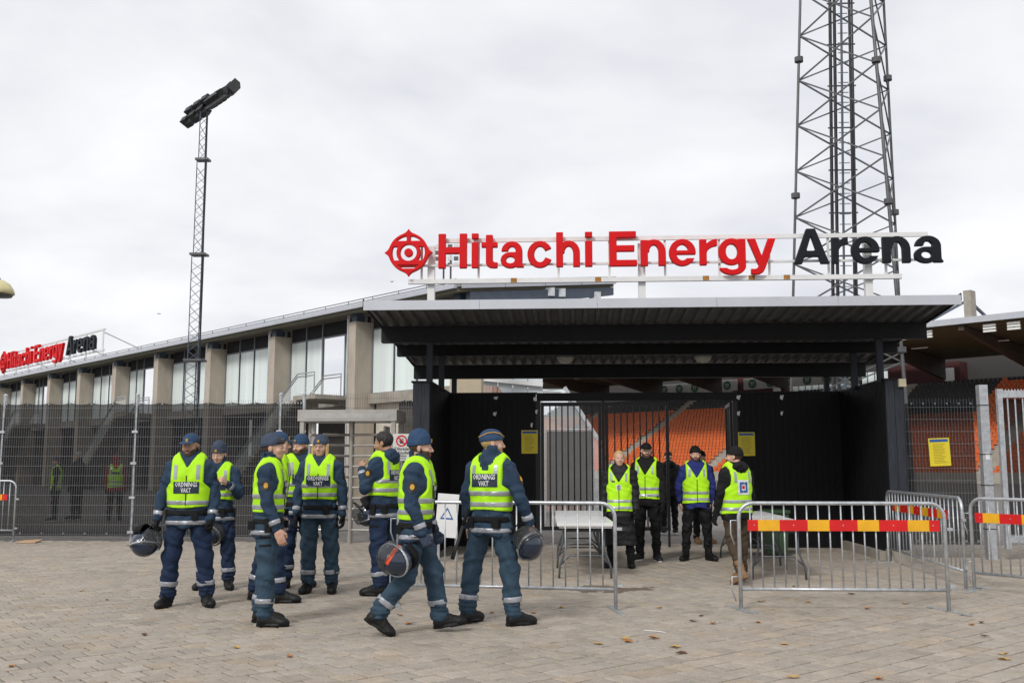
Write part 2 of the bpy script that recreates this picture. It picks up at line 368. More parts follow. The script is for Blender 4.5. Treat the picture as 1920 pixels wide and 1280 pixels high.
def pavers():
    a = R(43.5); dx, dy = np.array([math.cos(a), math.sin(a)]), np.array([-math.sin(a), math.cos(a)])
    P = 0.212; rows = []
    for j in range(-110, 130):
        off = (0.5 if j % 2 else 0) + random.uniform(-.06, .06)
        for i in range(-40, 160):
            c = dx * (i + off) * P + dy * j * P
            x, y = c
            if not (5.6 < y < 19.85) or not (-15.8 < x < 15.8): continue
            # keep what the place in front of the gate shows, a good margin either side
            u = (x + y * math.tan(YAW)) / y
            if abs(u) > 0.62: continue
            rows.append((x, y))
    rows.sort(key=lambda q: q[0] ** 2 + (q[1]) ** 2)
    ca, sa = math.cos(a), math.sin(a)
    def stone():
        w_, l_ = (P - random.uniform(.013, .020)) / 2, (P - random.uniform(.013, .020)) / 2
        t = 0.020 + random.uniform(-.0025, .0025); tx, ty = random.uniform(-.008, .008), random.uniform(-.008, .008); b = .006
        vs = []
        for (s, z) in ((0, -.004), (0, t - .005), (b, t)):
            for sx, sy in ((-1, -1), (1, -1), (1, 1), (-1, 1)):
                px, py = sx * (w_ - s), sy * (l_ - s); vs.append((px * ca - py * sa, px * sa + py * ca, z + (px * tx + py * ty if z > 0 else 0)))
        fs = [(8, 9, 10, 11)]
        for k in range(4):
            k2 = (k + 1) % 4; fs += [(k, k2, 4 + k2, 4 + k), (4 + k, 4 + k2, 8 + k2, 8 + k)]
        return vs, fs
    def tone():
        b = random.gauss(1, .055); q = random.random()
        base = (.395, .345, .288) if q < .70 else ((.372, .335, .290) if q < .92 else (.405, .340, .268))
        return tuple(max(.05, x * b) for x in base)
    def colour(me, cols, nper):
        ca_ = me.color_attributes.new('tone', 'FLOAT_COLOR', 'POINT')
        arr = np.repeat(np.array([c + (1,) for c in cols], np.float32), nper, 0); ca_.data.foreach_set('color', arr.ravel())
    for x, y in rows[:300]:
        vs, fs = stone(); o = mesh_obj('paver', [(p[0], p[1], p[2]) for p in vs], fs, M_paver)
        o.location = (x, y, 0); o.parent = pave; colour(o.data, [tone()], 12)
    V, F_, cols = [], [], []
    for x, y in rows[300:]:
        vs, fs = stone(); n0 = len(V); V += [(p[0] + x, p[1] + y, p[2]) for p in vs]; F_ += [tuple(i + n0 for i in f) for f in fs]; cols.append(tone())
    o = mesh_obj('paver_field', V, F_, M_paver, pave); colour(o.data, cols, 12); o['kind'] = 'stuff'
pavers()
ZP = 0.021          # top of the paving
# ------------------------------------------------------------------ main stand (left, behind the fence)
O_ = np.array([-4.55, 41.12, 0.0]); dF = np.array([-.7254, .6884, 0]); dP = np.array([.6884, .7254, 0])
def SW(u, w_, z): return tuple(O_ + dF * u + dP * w_ + np.array([0, 0, z]))
def sbox(mb, u0, u1, w0, w1, z0, z1, rise=0.0):
    vs = [SW(u, w_, z + rise * w_) for z in (z0, z1) for u, w_ in ((u0, w0), (u1, w0), (u1, w1), (u0, w1))]
    return mb.add(vs, [(0,1,2,3),(7,6,5,4),(4,5,1,0),(5,6,2,1),(6,7,3,2),(7,4,0,3)])
M_glass = mat('frosted_window_glass', (0.74, 0.82, 0.80), 0.10, 0, 0.14, 0.5, 0, spec=0.5, stretch=(3, 3, .05))
M_glassclear = mat('clear_glass', (0.75, 0.82, 0.82), 0.03, 0, 0.03, 1, alpha=0.35, spec=0.8)
M_frame = mat('grey_window_frame', (0.22, 0.24, 0.27), 0.5, 0.3, 0.1, 3)
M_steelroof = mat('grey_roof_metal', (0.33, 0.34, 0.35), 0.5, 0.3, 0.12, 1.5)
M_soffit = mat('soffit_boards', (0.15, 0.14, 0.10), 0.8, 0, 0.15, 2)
M_bluesteel = mat('blue_grey_steel', (0.075, 0.10, 0.135), 0.5, 0.1, 0.15, 2)
M_darkrec = mat('dark_recess_cladding', (0.02, 0.02, 0.022), 0.8)
M_cream = mat('cream_block_wall', (0.55, 0.51, 0.43), 0.85, 0, 0.12, 2, 0.1, 20)
st = thing('grandstand', 'long concrete grandstand with tall frosted windows and a thin sloping roof', 'building', SW(0, 0, 0))
UE = 78.0
rf = MB(); sbox(rf, -0.3, UE, -0.55, 9.4, 9.0, 9.14, .145); ro = rf.build('roof', M_steelroof, st)
gt = MB(); sbox(gt, -0.2, UE, -0.72, -0.56, 8.86, 9.06); gt.build('gutter', M_trim, ro)
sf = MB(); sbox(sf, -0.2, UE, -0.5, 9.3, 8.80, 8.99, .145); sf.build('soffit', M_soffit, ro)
fa = MB()
for k in range(4): sbox(fa, -0.42, -0.31, -0.4 + k * 2.42, 1.98 + k * 2.42, 8.92, 9.28, .145)
fa.build('end_fascia', M_trim, ro)
be = MB()
vs = [SW(u, w_, z) for u in (-.28, .0) for w_, z in ((.1, 8.05), (.1, 8.78), (9.2, 10.1), (9.2, 9.72))]
be.add(vs, [(0,1,2,3),(7,6,5,4),(0,4,5,1),(1,5,6,2),(2,6,7,3),(3,7,4,0)]); be.build('cantilever_beam', M_bluesteel, st)
for k, wv in enumerate((4.9, 5.6, 8.0)):
    f = MB(); c = SW(-.15, wv, 9.05 + .06 * wv); f.cbox(c, (.55, .45, .38)); f.build('floodlight', M_galv, st)
rl = MB()
for zz in (9.18, 9.30): rl.bar(SW(0, -.45, zz), SW(UE, -.45, zz), .04, .04)
for k in range(40): rl.bar(SW(k * 2, -.45, 9.05), SW(k * 2, -.45, 9.32), .04, .04)
rl.build('roof_rail', M_frame, ro)
COLS = [0.3, 8.0, 15.6, 23.0, 30.3, 37.2, 43.9, 50.4, 56.9, 63.4, 70.0, 76.5]
for k, u in enumerate(COLS):
    c = MB(); sbox(c, u, u + .60, 0.0, 1.15, 0, 8.42); c.build('column', M_col, st)
    if 0 < k: d = MB(); d.tube([SW(u + .85, .15, 0), SW(u + .85, .15, 8.9)], .07, 8); d.build('downpipe', M_galv, st)
    h = MB(); sbox(h, u + .1, u + .5, .1, .5, 8.42, 8.85); h.build('bearing', M_bluesteel, st)
sl_ = MB(); sbox(sl_, 0.2, UE, 0.9, 6.0, 4.62, 4.92); sl_.build('floor_slab', M_conc, st)
OPEN = {1: (.25, .55), 4: (.35, .62), 7: (.40, .68)}      # bays with a stair opening (fraction of the bay)
for k in range(len(COLS) - 1):
    u0, u1 = COLS[k] + .62, COLS[k + 1] - .02; n = 4; wd = (u1 - u0) / n
    hd = MB(); sbox(hd, u0, u1, 1.02, 1.3, 8.12, 8.84); hd.build('dark_header', M_darkrec, st)
    fr = MB()
    sbox(fr, u0, u1, .96, 1.06, 4.93, 5.02); sbox(fr, u0, u1, .96, 1.06, 8.06, 8.13)
    op = OPEN.get(k)
    segs = [(u0 + i * wd, u0 + (i + 1) * wd) for i in range(n)]
    if op:
        a, b = u0 + op[0] * (u1 - u0), u0 + op[1] * (u1 - u0); segs = [(u0, a), (b, (b + u1) / 2), ((b + u1) / 2, u1)]
        segs = [q for q in segs if q[1] - q[0] > .4]
    for a, b in segs:
        g = MB(); sbox(g, a + .05, b - .05, 1.0, 1.03, 5.02, 8.06); g.build('window_pane', M_glass, st)
        sbox(fr, a - .04, a + .04, .95, 1.07, 5.02, 8.85); sbox(fr, b - .04, b + .04, .95, 1.07, 5.02, 8.06)
    if op:
        # keep the opening clear: the sky shows through it
        fr2 = MB(); fr2.v, fr2.f = fr.v, fr.f
    fr.build('window_frame', M_frame, st)
lw = MB(); sbox(lw, -.2, 7.9, 1.2, 1.45, 0, 4.6); lw.build('lower_wall', M_cream, st)
for k in range(1, len(COLS) - 1):
    lw = MB(); sbox(lw, COLS[k] + .7, COLS[k + 1], 2.8, 3.0, 0, 4.6); lw.build('lower_wall', mat('shade_tinted_concrete', (.055, .05, .048), .9, 0, .2, 1.5), st)  # concrete coloured darker to paint in the shade beneath the stand
bm = MB(); sbox(bm, 0, UE, .8, .92, 4.5, 4.98); bm.build('edge_beam', M_conc, st)
for ut in (10.6, 32.8, 53.6):                              # outside stair flights up to the openings
    fl = MB(); n = 24; run, ris = .30, 4.92 / 24
    for i in range(n): sbox(fl, ut + i * run, ut + (i + 1) * run, -1.6, 0.9 if i == 0 else -.15, 4.92 - (i + 1) * ris - .12, 4.92 - i * ris - .02)
    sbox(fl, ut - 1.7, ut + .02, -1.6, .9, 4.70, 4.90)
    fl.build('stair_flight', M_conc, st)
    for wv in (-1.6, -.12):
        r_ = MB()
        for hh in (1.05, .90):
            r_.tube([SW(ut - 1.6, wv, 4.9), SW(ut - 1.6, wv, 4.9 + hh), SW(ut - .1, wv, 4.9 + hh), SW(ut + n * run, wv, hh), SW(ut + n * run, wv, 0)], .035, 6)
        r_.build('stair_handrail', M_galv, st)
        g = MB(); g.add([SW(ut, wv, 4.98), SW(ut, wv, 5.72), SW(ut + n * run, wv, .80), SW(ut + n * run, wv, .1)], [(0, 1, 2, 3)]); g.add([SW(ut - 1.5, wv, 4.98), SW(ut - 1.5, wv, 5.72), SW(ut, wv, 5.72), SW(ut, wv, 4.98)], [(0, 1, 2, 3)])
        g.build('stair_side_panel', M_glassclear, st)
# roof sign of the stand
s2 = thing('roof_sign', 'red and charcoal lettering sign standing on the long grandstand roof', 'sign', SW(52, -.2, 9.1))
SC2 = 2.48
def P2(v):
    v = np.asarray(v); a = 62.6 - (v[:, 0] - SIGN_X(720) * SC2); return O_ + np.outer(a, dF) + np.outer(v[:, 1] - .3, dP) + np.stack([0 * a, 0 * a, 9.85 + v[:, 2]], 1)
sign_letters(s2, P2, SC2, 0.013)
fr = MB()
for zz in (9.72, 11.2): fr.bar(SW(39.3, -.1, zz), SW(62.4, -.1, zz), .12, .12)
for k in range(8): fr.bar(SW(39.6 + k * 3.2, -.1, 9.2), SW(39.6 + k * 3.2, -.1, 11.3), .1, .1)
fr.build('sign_frame', M_white, s2)
sp_ = MB()
for k in (0, 2, 4, 6): sp_.bar(SW(39.6 + k * 3.2, 0, 11.0), SW(38.9 + k * 3.2, 3.2, 9.6), .07, .07)
sp_.build('stay', M_galv, s2)
# ------------------------------------------------------------------ far stand across the pitch (right)
B_ = np.array([37.25, 93.17, 0.0])
def FW(u, w_, z): return tuple(B_ + dF * u + dP * w_ + np.array([0, 0, z]))
def fbox(mb, u0, u1, w0, w1, z0, z1, rise=0.0):
    vs = [FW(u, w_, z + rise * w_) for z in (z0, z1) for u, w_ in ((u0, w0), (u1, w0), (u1, w1), (u0, w1))]
    return mb.add(vs, [(0,1,2,3),(7,6,5,4),(4,5,1,0),(5,6,2,1),(6,7,3,2),(7,4,0,3)])
M_seatO = mat('orange_plastic_seat', (0.60, 0.115, 0.014), 0.5, 0, .15, 1.0)
M_seatK = mat('black_plastic_seat', (0.012, 0.012, 0.014), 0.45, 0, .2, 1.0)
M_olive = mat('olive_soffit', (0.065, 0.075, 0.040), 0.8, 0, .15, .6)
M_glulam = mat('glulam_timber', (0.055, 0.045, 0.034), 0.7, 0, .2, 1.5)
M_redwall = mat('dark_red_wall', (0.055, 0.010, 0.010), 0.7, 0, .15, 1)
M_banner = mat('pale_banner', (0.36, 0.36, 0.33), 0.6, 0, .08, 2)
M_green = mat('green_print', (0.03, 0.085, 0.05), 0.6)
fs_ = thing('seating_stand', 'distant roofed stand with orange and black seats and round green logos on its banner', 'building', FW(0, 0, 0))
UA, UB = -16.0, 74.0
q = MB(); fbox(q, UA, UB, -1.0, 19, 14.75, 15.0, -.05); q.build('roof', M_steelroof, fs_)
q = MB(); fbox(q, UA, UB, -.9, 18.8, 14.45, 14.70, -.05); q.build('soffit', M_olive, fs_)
q = MB(); fbox(q, UA, UB, -1.2, -1.02, 14.55, 15.12); q.build('roof_edge', M_trim, fs_)
for u in (-9, 1.0, 11, 21, 31, 41, 51, 61):
    q = MB(); vs = [FW(uu, w_, z) for uu in (u, u + .5) for w_, z in ((-.8, 14.42), (-.8, 14.0), (18, 11.2), (18, 13.4))]
    q.add(vs, [(0,1,2,3),(7,6,5,4),(0,4,5,1),(1,5,6,2),(2,6,7,3),(3,7,4,0)]); q.build('roof_beam', M_glulam, fs_)
    q = MB(); fbox(q, u, u + .7, 1.2, 2.3, 14.6, 18.0); q.build('pylon', M_conc, fs_)
    q = MB(); q.bar(FW(u + .2, 1.5, 17.2), FW(u + 4.5, .2, 14.9), .22, .22); q.bar(FW(u + .4, 2, 17.0), FW(u - .8, 5, 14.7), .22, .22); q.build('stay', M_bluesteel, fs_)
    for k in range(3):
        q = MB()
        for j in range(3): fbox(q, u + 3.0 + k * 2.1, u + 4.1 + k * 2.1, -.75, -.55, 13.62 + j * .26, 13.80 + j * .26)
        q.build('floodlight', mat('lamp_glass', (.75, .76, .72), .3), fs_)
for k in range(10):
    q = MB(); fbox(q, -8 + k * 8, -6.3 + k * 8, 7, 7.2, 13.6, 13.7); q.build('strip_light', M_white, fs_)
NR, Z0, RH, RD = 27, 0.7, .40, .78
tr = MB()
for j in range(NR): fbox(tr, UA, UB, j * RD, (j + 1) * RD + .01, 0, Z0 + j * RH)
fbox(tr, UA, UB, -.3, 0, 0, Z0 + .3); tr.build('terrace', M_conc, fs_)
q = MB(); fbox(q, UA, UB, NR * RD + 1.6, NR * RD + 2.0, 0, 14.2); q.build('rear_wall', mat('rear_wall_panels', (.045, .043, .04), .8), fs_)
for a, b in ((10.5, 19), (33, 41)):
    q = MB(); fbox(q, a, b, NR * RD - .6, NR * RD + 1.5, 8, 13.4); q.build('red_wall', M_redwall, fs_)
    q = MB(); fbox(q, a + .6, a + 1.7, NR * RD - .68, NR * RD - .61, 10.6, 12.7); q.build('door', M_white, fs_)
def seats(col, test, name):
    V = []; F_ = []
    unit_v = np.array([(-.21, 0, 0), (.21, 0, 0), (.21, -.38, .03), (-.21, -.38, .03), (-.21, .03, .40), (.21, .03, .40), (.21, .07, .38), (-.21, .07, .38)])
    uf = [(0, 1, 2, 3), (0, 4, 5, 1), (4, 7, 6, 5)]
    for j in range(NR - 1):
        for i in range(int((UB - UA) / .5)):
            u = UA + i * .5
            if not test(u, j): continue
            n0 = len(V)
            for a, b, c in unit_v: V.append(FW(u + a, j * RD + .55 + b, Z0 + j * RH + .10 + c + .3 * 0))
            F_.extend(tuple(k + n0 for k in f) for f in uf)
    o = mesh_obj(name, V, F_, col, fs_); o['kind'] = 'stuff'
def black(u, j):
    return (j >= 21 and u > 24) or (5.5 < u < 24.5 and j > 15) or (u < 5.5 and j > 24)
aisle = lambda u: (u % 15.5) < 1.3
seats(M_seatO, lambda u, j: not aisle(u) and not black(u, j), 'orange_seat_rows')
seats(M_seatK, lambda u, j: not aisle(u) and black(u, j), 'black_seat_rows')
for ub in (UA, 3.2, 22.5, 40):                            # banner with round logos on the balcony front
    L_ = 16.5
    q = MB(); fbox(q, ub, ub + L_, NR * RD - 1.0, NR * RD - .9, 11.7, 13.2)
    if ub != 3.2: bn = q.build('banner', M_banner, fs_)
    else:
        continue
    for k in range(6):
        c = MB(); n = 20
        ctr = ub + 1.6 + k * 2.7
        c.add([FW(ctr + .62 * math.cos(2 * math.pi * i / n), NR * RD - 1.03, 12.45 + .62 * math.sin(2 * math.pi * i / n)) for i in range(n)], [tuple(range(n))])
        c.build('round_logo', M_green, bn)
        c = MB(); fbox(c, ctr - .32, ctr + .32, NR * RD - 1.06, NR * RD - 1.045, 12.55, 12.65); fbox(c, ctr - .18, ctr - .10, NR * RD - 1.06, NR * RD - 1.045, 12.15, 12.55); fbox(c, ctr + .10, ctr + .18, NR * RD - 1.06, NR * RD - 1.045, 12.15, 12.55)
        c.build('logo_mark', M_banner, bn)
for k in range(22):
    q = MB(); fbox(q, 19.5 + k * .95, 20.3 + k * .95, NR * RD + .7, NR * RD + .8, 11.2, 13.0); q.build('window_pane', M_glass, fs_)
# autumn hillside wood seen past the end of the stand
M_aut = mat('autumn_foliage', (0.30, 0.13, 0.015), 0.9, 0, 0.5, .25, col2=(0.16, 0.11, 0.02))
V, F_ = [], []
for k in range(9000):
    u = random.uniform(-60, 80); z = random.uniform(0, 1) ** .7 * (12.6 + 2.5 * math.sin(u * .21) + 1.5 * math.sin(u * .63)); w_ = 60 + random.uniform(-8, 8)
    c = np.array(FW(u, w_, z)); a = rng.normal(size=(3, 3)) * .42; n0 = len(V); V += [tuple(c + a[i]) for i in range(3)]; F_.append((n0, n0 + 1, n0 + 2))
tag(mesh_obj('autumn_wood', V, F_, M_aut), 'far off autumn wood of orange leaves beyond the stand', 'trees', kind='stuff')
# ------------------------------------------------------------------ placing helper: where a sight line of the surveyed photograph meets a level or a plane
_f = Vector((-math.sin(YAW) * math.cos(PITCH), math.cos(YAW) * math.cos(PITCH), math.sin(PITCH))); _r = Vector((math.cos(YAW), math.sin(YAW), 0)); _u = _r.cross(_f)
def sight(u, v): return _f + _r * ((u - 960) / 1867.0) - _u * ((v - 640) / 1867.0)
def on_ground(u, v, z=0.0):
    r = sight(u, v); return Vector((0, 0, CAMH)) + r * ((z - CAMH) / r.z)
def on_plane(u, v, Y):
    r = sight(u, v); return Vector((0, 0, CAMH)) + r * (Y / r.y)
# ------------------------------------------------------------------ entrance canopy
YF, YB, ZT = 16.3, 19.0, 2.9
XL0, XL1, XR0, XR1 = -2.66, -2.35, 4.99, 5.30
cn = thing('entrance_canopy', 'black timber entrance shelter with corrugated roof over the gateway', 'shelter', (1.3, 17.6, 0))
def wall(x0, x1, y0, y1, nm, boards):
    ex = .05 if 'screen' in nm else -.014; q = MB(); q.box((x0 - (ex if x0 < 0 else -.014), y0 + .014, 0), (x1 + (ex if x0 > 0 else -.014), y1 - .014, ZT - .02)); wl = q.build(nm, M_dark, cn)
    q = MB(); q.box((x0 - .012, y0 - .012, ZT - .018), (x1 + .012, y1 + .012, ZT + .012)); q.build('wall_cap', M_beam, wl)
    for (ax, a0, a1, fixed, sgn) in boards:
        n = max(1, round((a1 - a0) / .118)); wd = (a1 - a0) / n
        for i in range(n):
            p0, p1 = a0 + i * wd + .003, a0 + (i + 1) * wd - .003; t = random.uniform(.010, .0145); b = MB()
            lo, hi = sorted((fixed + sgn * -.002, fixed + sgn * t))
            if ax == 'x': b.box((p0, lo, .10), (p1, hi, ZT - .022))
            else: b.box((lo, p0, .10), (hi, p1, ZT - .022))
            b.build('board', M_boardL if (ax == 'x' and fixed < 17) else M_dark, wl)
    return wl
wall(XL0, XL1, YF, YB + .12, 'left_wing_wall', [('x', XL0 + .014, XL1 - .014, YF + .014, -1), ('y', YF + .02, YB, XL1 - .014, 1)])
wall(XR0, XR1, YF, YB + .12, 'right_wing_wall', [('x', XR0 + .014, XR1 - .014, YF + .014, -1), ('y', YF + .02, YB, XR0 + .014, -1), ('y', YF + .02, YB, XR1 - .014, 1)])
wall(XL1 + .002, -.70, YB, YB + .12, 'left_screen_wall', [('x', XL1 + .02, -.714, YB + .014, -1)])
wall(3.08, XR0 - .002, YB, YB + .12, 'right_screen_wall', [('x', 3.094, XR0 - .02, YB + .014, -1)])
q = MB(); q.box((XR0 - .02, YF - .06, 0), (XR1 + .02, YF + .25, .20)); q.build('footing', M_conc, cn)
q = MB(); q.box((XR0 - .10, YF + .3, 0), (XR0 + .012, YB - .05, .16)); q.build('kerb', M_conc, cn)
RX0, RX1, RYF, RYB = -3.22, 5.77, 15.0, 20.35
zr = lambda y: 3.86 - .088 * (y - 16.4)
nsh = 9; shw = (RX1 - RX0) / nsh
for k in range(nsh):                                       # trapezoidal sheets
    v = []; f = []; prof = []
    x0 = RX0 + k * shw; nr = 5; p = shw / nr
    for i in range(nr):
        a = x0 + i * p; prof += [(a, 0), (a + p * .30, 0), (a + p * .42, .048), (a + p * .88, .048)]
    prof.append((x0 + shw, 0.0))
    prof = [(x, z + (.003 if k % 2 else 0)) for x, z in prof]
    n = len(prof)
    for y in (RYF + .02, RYB):
        for x, z in prof: v.append((x, y, zr(y) + z))
        for x, z in prof: v.append((x, y, zr(y) + z + .004))
    for i in range(n - 1):
        f += [(i, i + 1, 2 * n + i + 1, 2 * n + i), (n + i + 1, n + i, 3 * n + i, 3 * n + i + 1)]
    mesh_obj('roof_sheet', v, f, M_sheet, cn)
for k in range(5):
    a, b = RX0 + k * (RX1 - RX0) / 5, RX0 + (k + 1) * (RX1 - RX0) / 5
    q = MB(); q.box((a + .002, RYF - .012, zr(RYF) - .09), (b - .002, RYF + .015, zr(RYF) + .052)); q.box((a + .002, RYF + .016, zr(RYF) + .053), (b - .002, RYF + .17, zr(RYF) + .06)); q.build('edge_trim', M_trim, cn)
for x in (RX0 - .012, RX1 - .003):
    q = MB(); q.add([(x + dx_, y, zr(y) + z) for dx_ in (0, .015) for y, z in ((RYF, -.03), (RYF, .085), (RYB, .085), (RYB, -.03))], [(0,1,2,3),(7,6,5,4),(0,4,5,1),(1,5,6,2),(2,6,7,3),(3,7,4,0)]); q.build('side_trim', M_beam, cn)
for yb, h in ((16.4, .26), (17.9, .19), (19.85, .26)):
    q = MB(); q.box((RX0 + .012, yb, zr(yb + .1) - h - .012), (RX1 - .03, yb + .10, zr(yb + .1) - .012)); bmo = q.build('beam', M_beam, cn)
    q = MB(); q.box((RX0 + .02, yb - .03, zr(yb + .1) - h - .028), (RX1 - .04, yb + .13, zr(yb + .1) - h - .013)); q.build('flange', M_beam, bmo)
    for x in (-2.44, 4.93):
        q = MB(); q.box((x, yb + .01, 2.85 if yb < 19 else 0), (x + .10, yb + .09, zr(yb + .1) - h - .03)); q.build('post', M_boardL, cn)
for px in (1060, 1318):
    c = on_plane(px, 672, 19.2); c.z = zr(19.2) - .01
    q = MB(); q.lathe([(.001, -.13), (.09, -.115), (.14, -.07), (.16, -.02), (.16, 0), (.001, 0)], c); lo_ = q.build('dome_lamp', mat('lamp_diffuser', (.55, .53, .47), .4), cn, True)
    q = MB(); q.lathe([(.163, -.025), (.175, -.02), (.175, .004), (.163, .004)], c); q.build('lamp_rim', M_galv, lo_)
# small paper scraps torn on the screen walls
for px, py in ((930, 746), (1003, 748), (928, 776), (1006, 772), (1385, 745), (1466, 745), (1385, 775), (1466, 775), (997, 797)):
    c = on_plane(px, py, YB - .006); q = MB(); w_ = random.uniform(.02, .045); h_ = random.uniform(.03, .05)
    q.add([(c.x - w_, YB - .006, c.z - h_ * .4), (c.x + w_ * .3, YB - .006, c.z - h_), (c.x + w_, YB - .006, c.z + h_), (c.x - w_ * .8, YB - .006, c.z + h_ * .8)], [(0, 1, 2, 3)]); q.build('paper_scrap', M_white, cn)
# wall box on the right wing
c = on_plane(1690, 718, YF); q = MB(); q.box((c.x - .055, YF - .07, c.z - .06), (c.x + .055, YF - .002, c.z + .065))
eb = tag(q.build('junction_box', mat('cream_plastic', (.62, .56, .38), .5)), 'small cream junction box on top of the right black wing wall', 'box')
# ------------------------------------------------------------------ lettering sign on the canopy
YS = 16.0
sg = thing('roof_sign', 'large red and charcoal lettering with round emblem mounted on the entrance canopy roof', 'sign', (1.3, YS, 4.0))
P1 = lambda v: np.stack([v[:, 0], v[:, 1] + YS - .06, v[:, 2] + 4.72], 1)
sign_letters(sg, P1, 1.0)
q = MB(); q.box((-2.70, YS, 4.485), (5.26, YS + .07, 4.56)); rl_ = q.build('bottom_rail', M_white, sg)
for px in (968, 1128, 1330, 1415, 1480):
    x = SIGN_X(px); r = MB(); r.box((x - .05, YS - .003, 4.490), (x + .05, YS + .02, 4.563)); r.build('rust_patch', M_rust, rl_)
q = MB(); q.box((-2.1, YS + .02, 5.17), (5.70, YS + .06, 5.24)); q.build('top_rail', M_white, sg)
q = MB(); q.box((-2.9, YS + .02, 4.775), (5.70, YS + .06, 4.81)); q.build('middle_rail', M_white, sg)
for px in (808, 1211, 1633):
    x = SIGN_X(px); q = MB(); q.box((x - .058, YS + .072, zr(YS) + .06), (x + .058, YS + .18, 5.13)); q.build('post', M_white, sg)
for px in (790, 900, 1053, 1150, 1255, 1357, 1450, 1560, 1665):
    x = SIGN_X(px); q = MB(); q.box((x - .018, YS + .061, 4.565), (x + .018, YS + .09, 5.20)); q.build('upright', M_white, sg)
# ------------------------------------------------------------------ black bar gate in the opening
def gate_leaf(x0, x1, label, y=YB + .03, rot=None):
    g = thing('bar_gate', label, 'gate', ((x0 + x1) / 2, y, 0), group=None)
    q = MB(); zb, zt = .32, 2.72
    q.box((x0, y - .03, zb), (x0 + .06, y + .03, zt)); q.box((x1 - .06, y - .03, zb), (x1, y + .03, zt)); q.box((x0 + .06, y - .028, zt - .07), (x1 - .06, y + .028, zt)); q.box((x0 + .06, y - .028, zb), (x1 - .06, y + .028, zb + .07))
    q.build('gate_frame', M_blackmetal, g)
    n = int((x1 - x0 - .12) / .122)
    for i in range(1, n + 1):
        x = x0 + .06 + (x1 - x0 - .12) * i / (n + 1); b = MB(); b.box((x - .013, y - .013, zb + .07), (x + .013, y + .013, zt - .07)); b.build('bar', M_blackmetal, g)
    q = MB(); q.box((x1 - .05, y - .025, 0), (x1 - .01, y + .02, zb)); q.build('drop_post', M_blackmetal, g)
    return g
gate_leaf(-.62, .53, 'closed black bar gate leaf beside the left screen wall')
gate_leaf(.60, 1.80, 'closed black bar gate leaf next to the open passage')
g3 = gate_leaf(3.0, 4.15, 'black bar gate leaf folded back against the passage edge'); g3.location = (3.04, YB + .75, 0); g3.rotation_euler = (0, 0, R(86))
for xa, xb in ((-.735, -.625), (.535, .595), (3.0, 3.11)):
    q = MB(); q.box((xa, YB + .01, 0), (xb, YB + .09, 2.748)); q.build('gate_post', M_blackmetal, cn)
hd = MB(); hd.box((-.70, YB + .0, 2.75), (3.08, YB + .10, 2.9)); hdo = hd.build('gate_header', M_beam, cn)
# ------------------------------------------------------------------ yellow notices
def notice(c, w_, h_, tilt, label):
    t = thing('notice', label, 'notice', c, 0.0, 'yellow notices')
    M = Matrix.Translation(c) @ Matrix.Rotation(tilt, 4, 'Y')
    q = MB(); q.box((-w_ / 2, 0, -h_ / 2), (w_ / 2, .004, h_ / 2), M); q.build('sheet', M_yellow, t)
    q = MB(); q.box((-w_ * .44, -.003, h_ * .36), (w_ * .44, -.001, h_ * .46), M); q.build('blue_header', M_blue, t)
    q = MB()
    for i in range(13):
        z = h_ * (.28 - i * .055); e_ = random.uniform(.12, .34); q.box((-w_ * .30, -.0026, z - .0035), (w_ * e_, -.0012, z + .0035), M)
    q.build('text_lines', mat('olive_print', (.30, .24, .02), .6), t)
    return t
c = on_plane(993, 828, YB - .03); notice(Vector((c.x, YB - .022, c.z)), .31, .44, 0, 'yellow printed notice on the black screen wall left of the gate')
c = on_plane(1400, 832, YB - .03); notice(Vector((c.x, YB - .022, c.z)), .31, .44, 0, 'yellow printed notice on the black screen wall right of the gate')
c = on_plane(1762, 847, 16.84); notice(Vector((c.x, 16.84, c.z)), .335, .455, R(-2), 'yellow printed notice tied to the wire mesh fence')
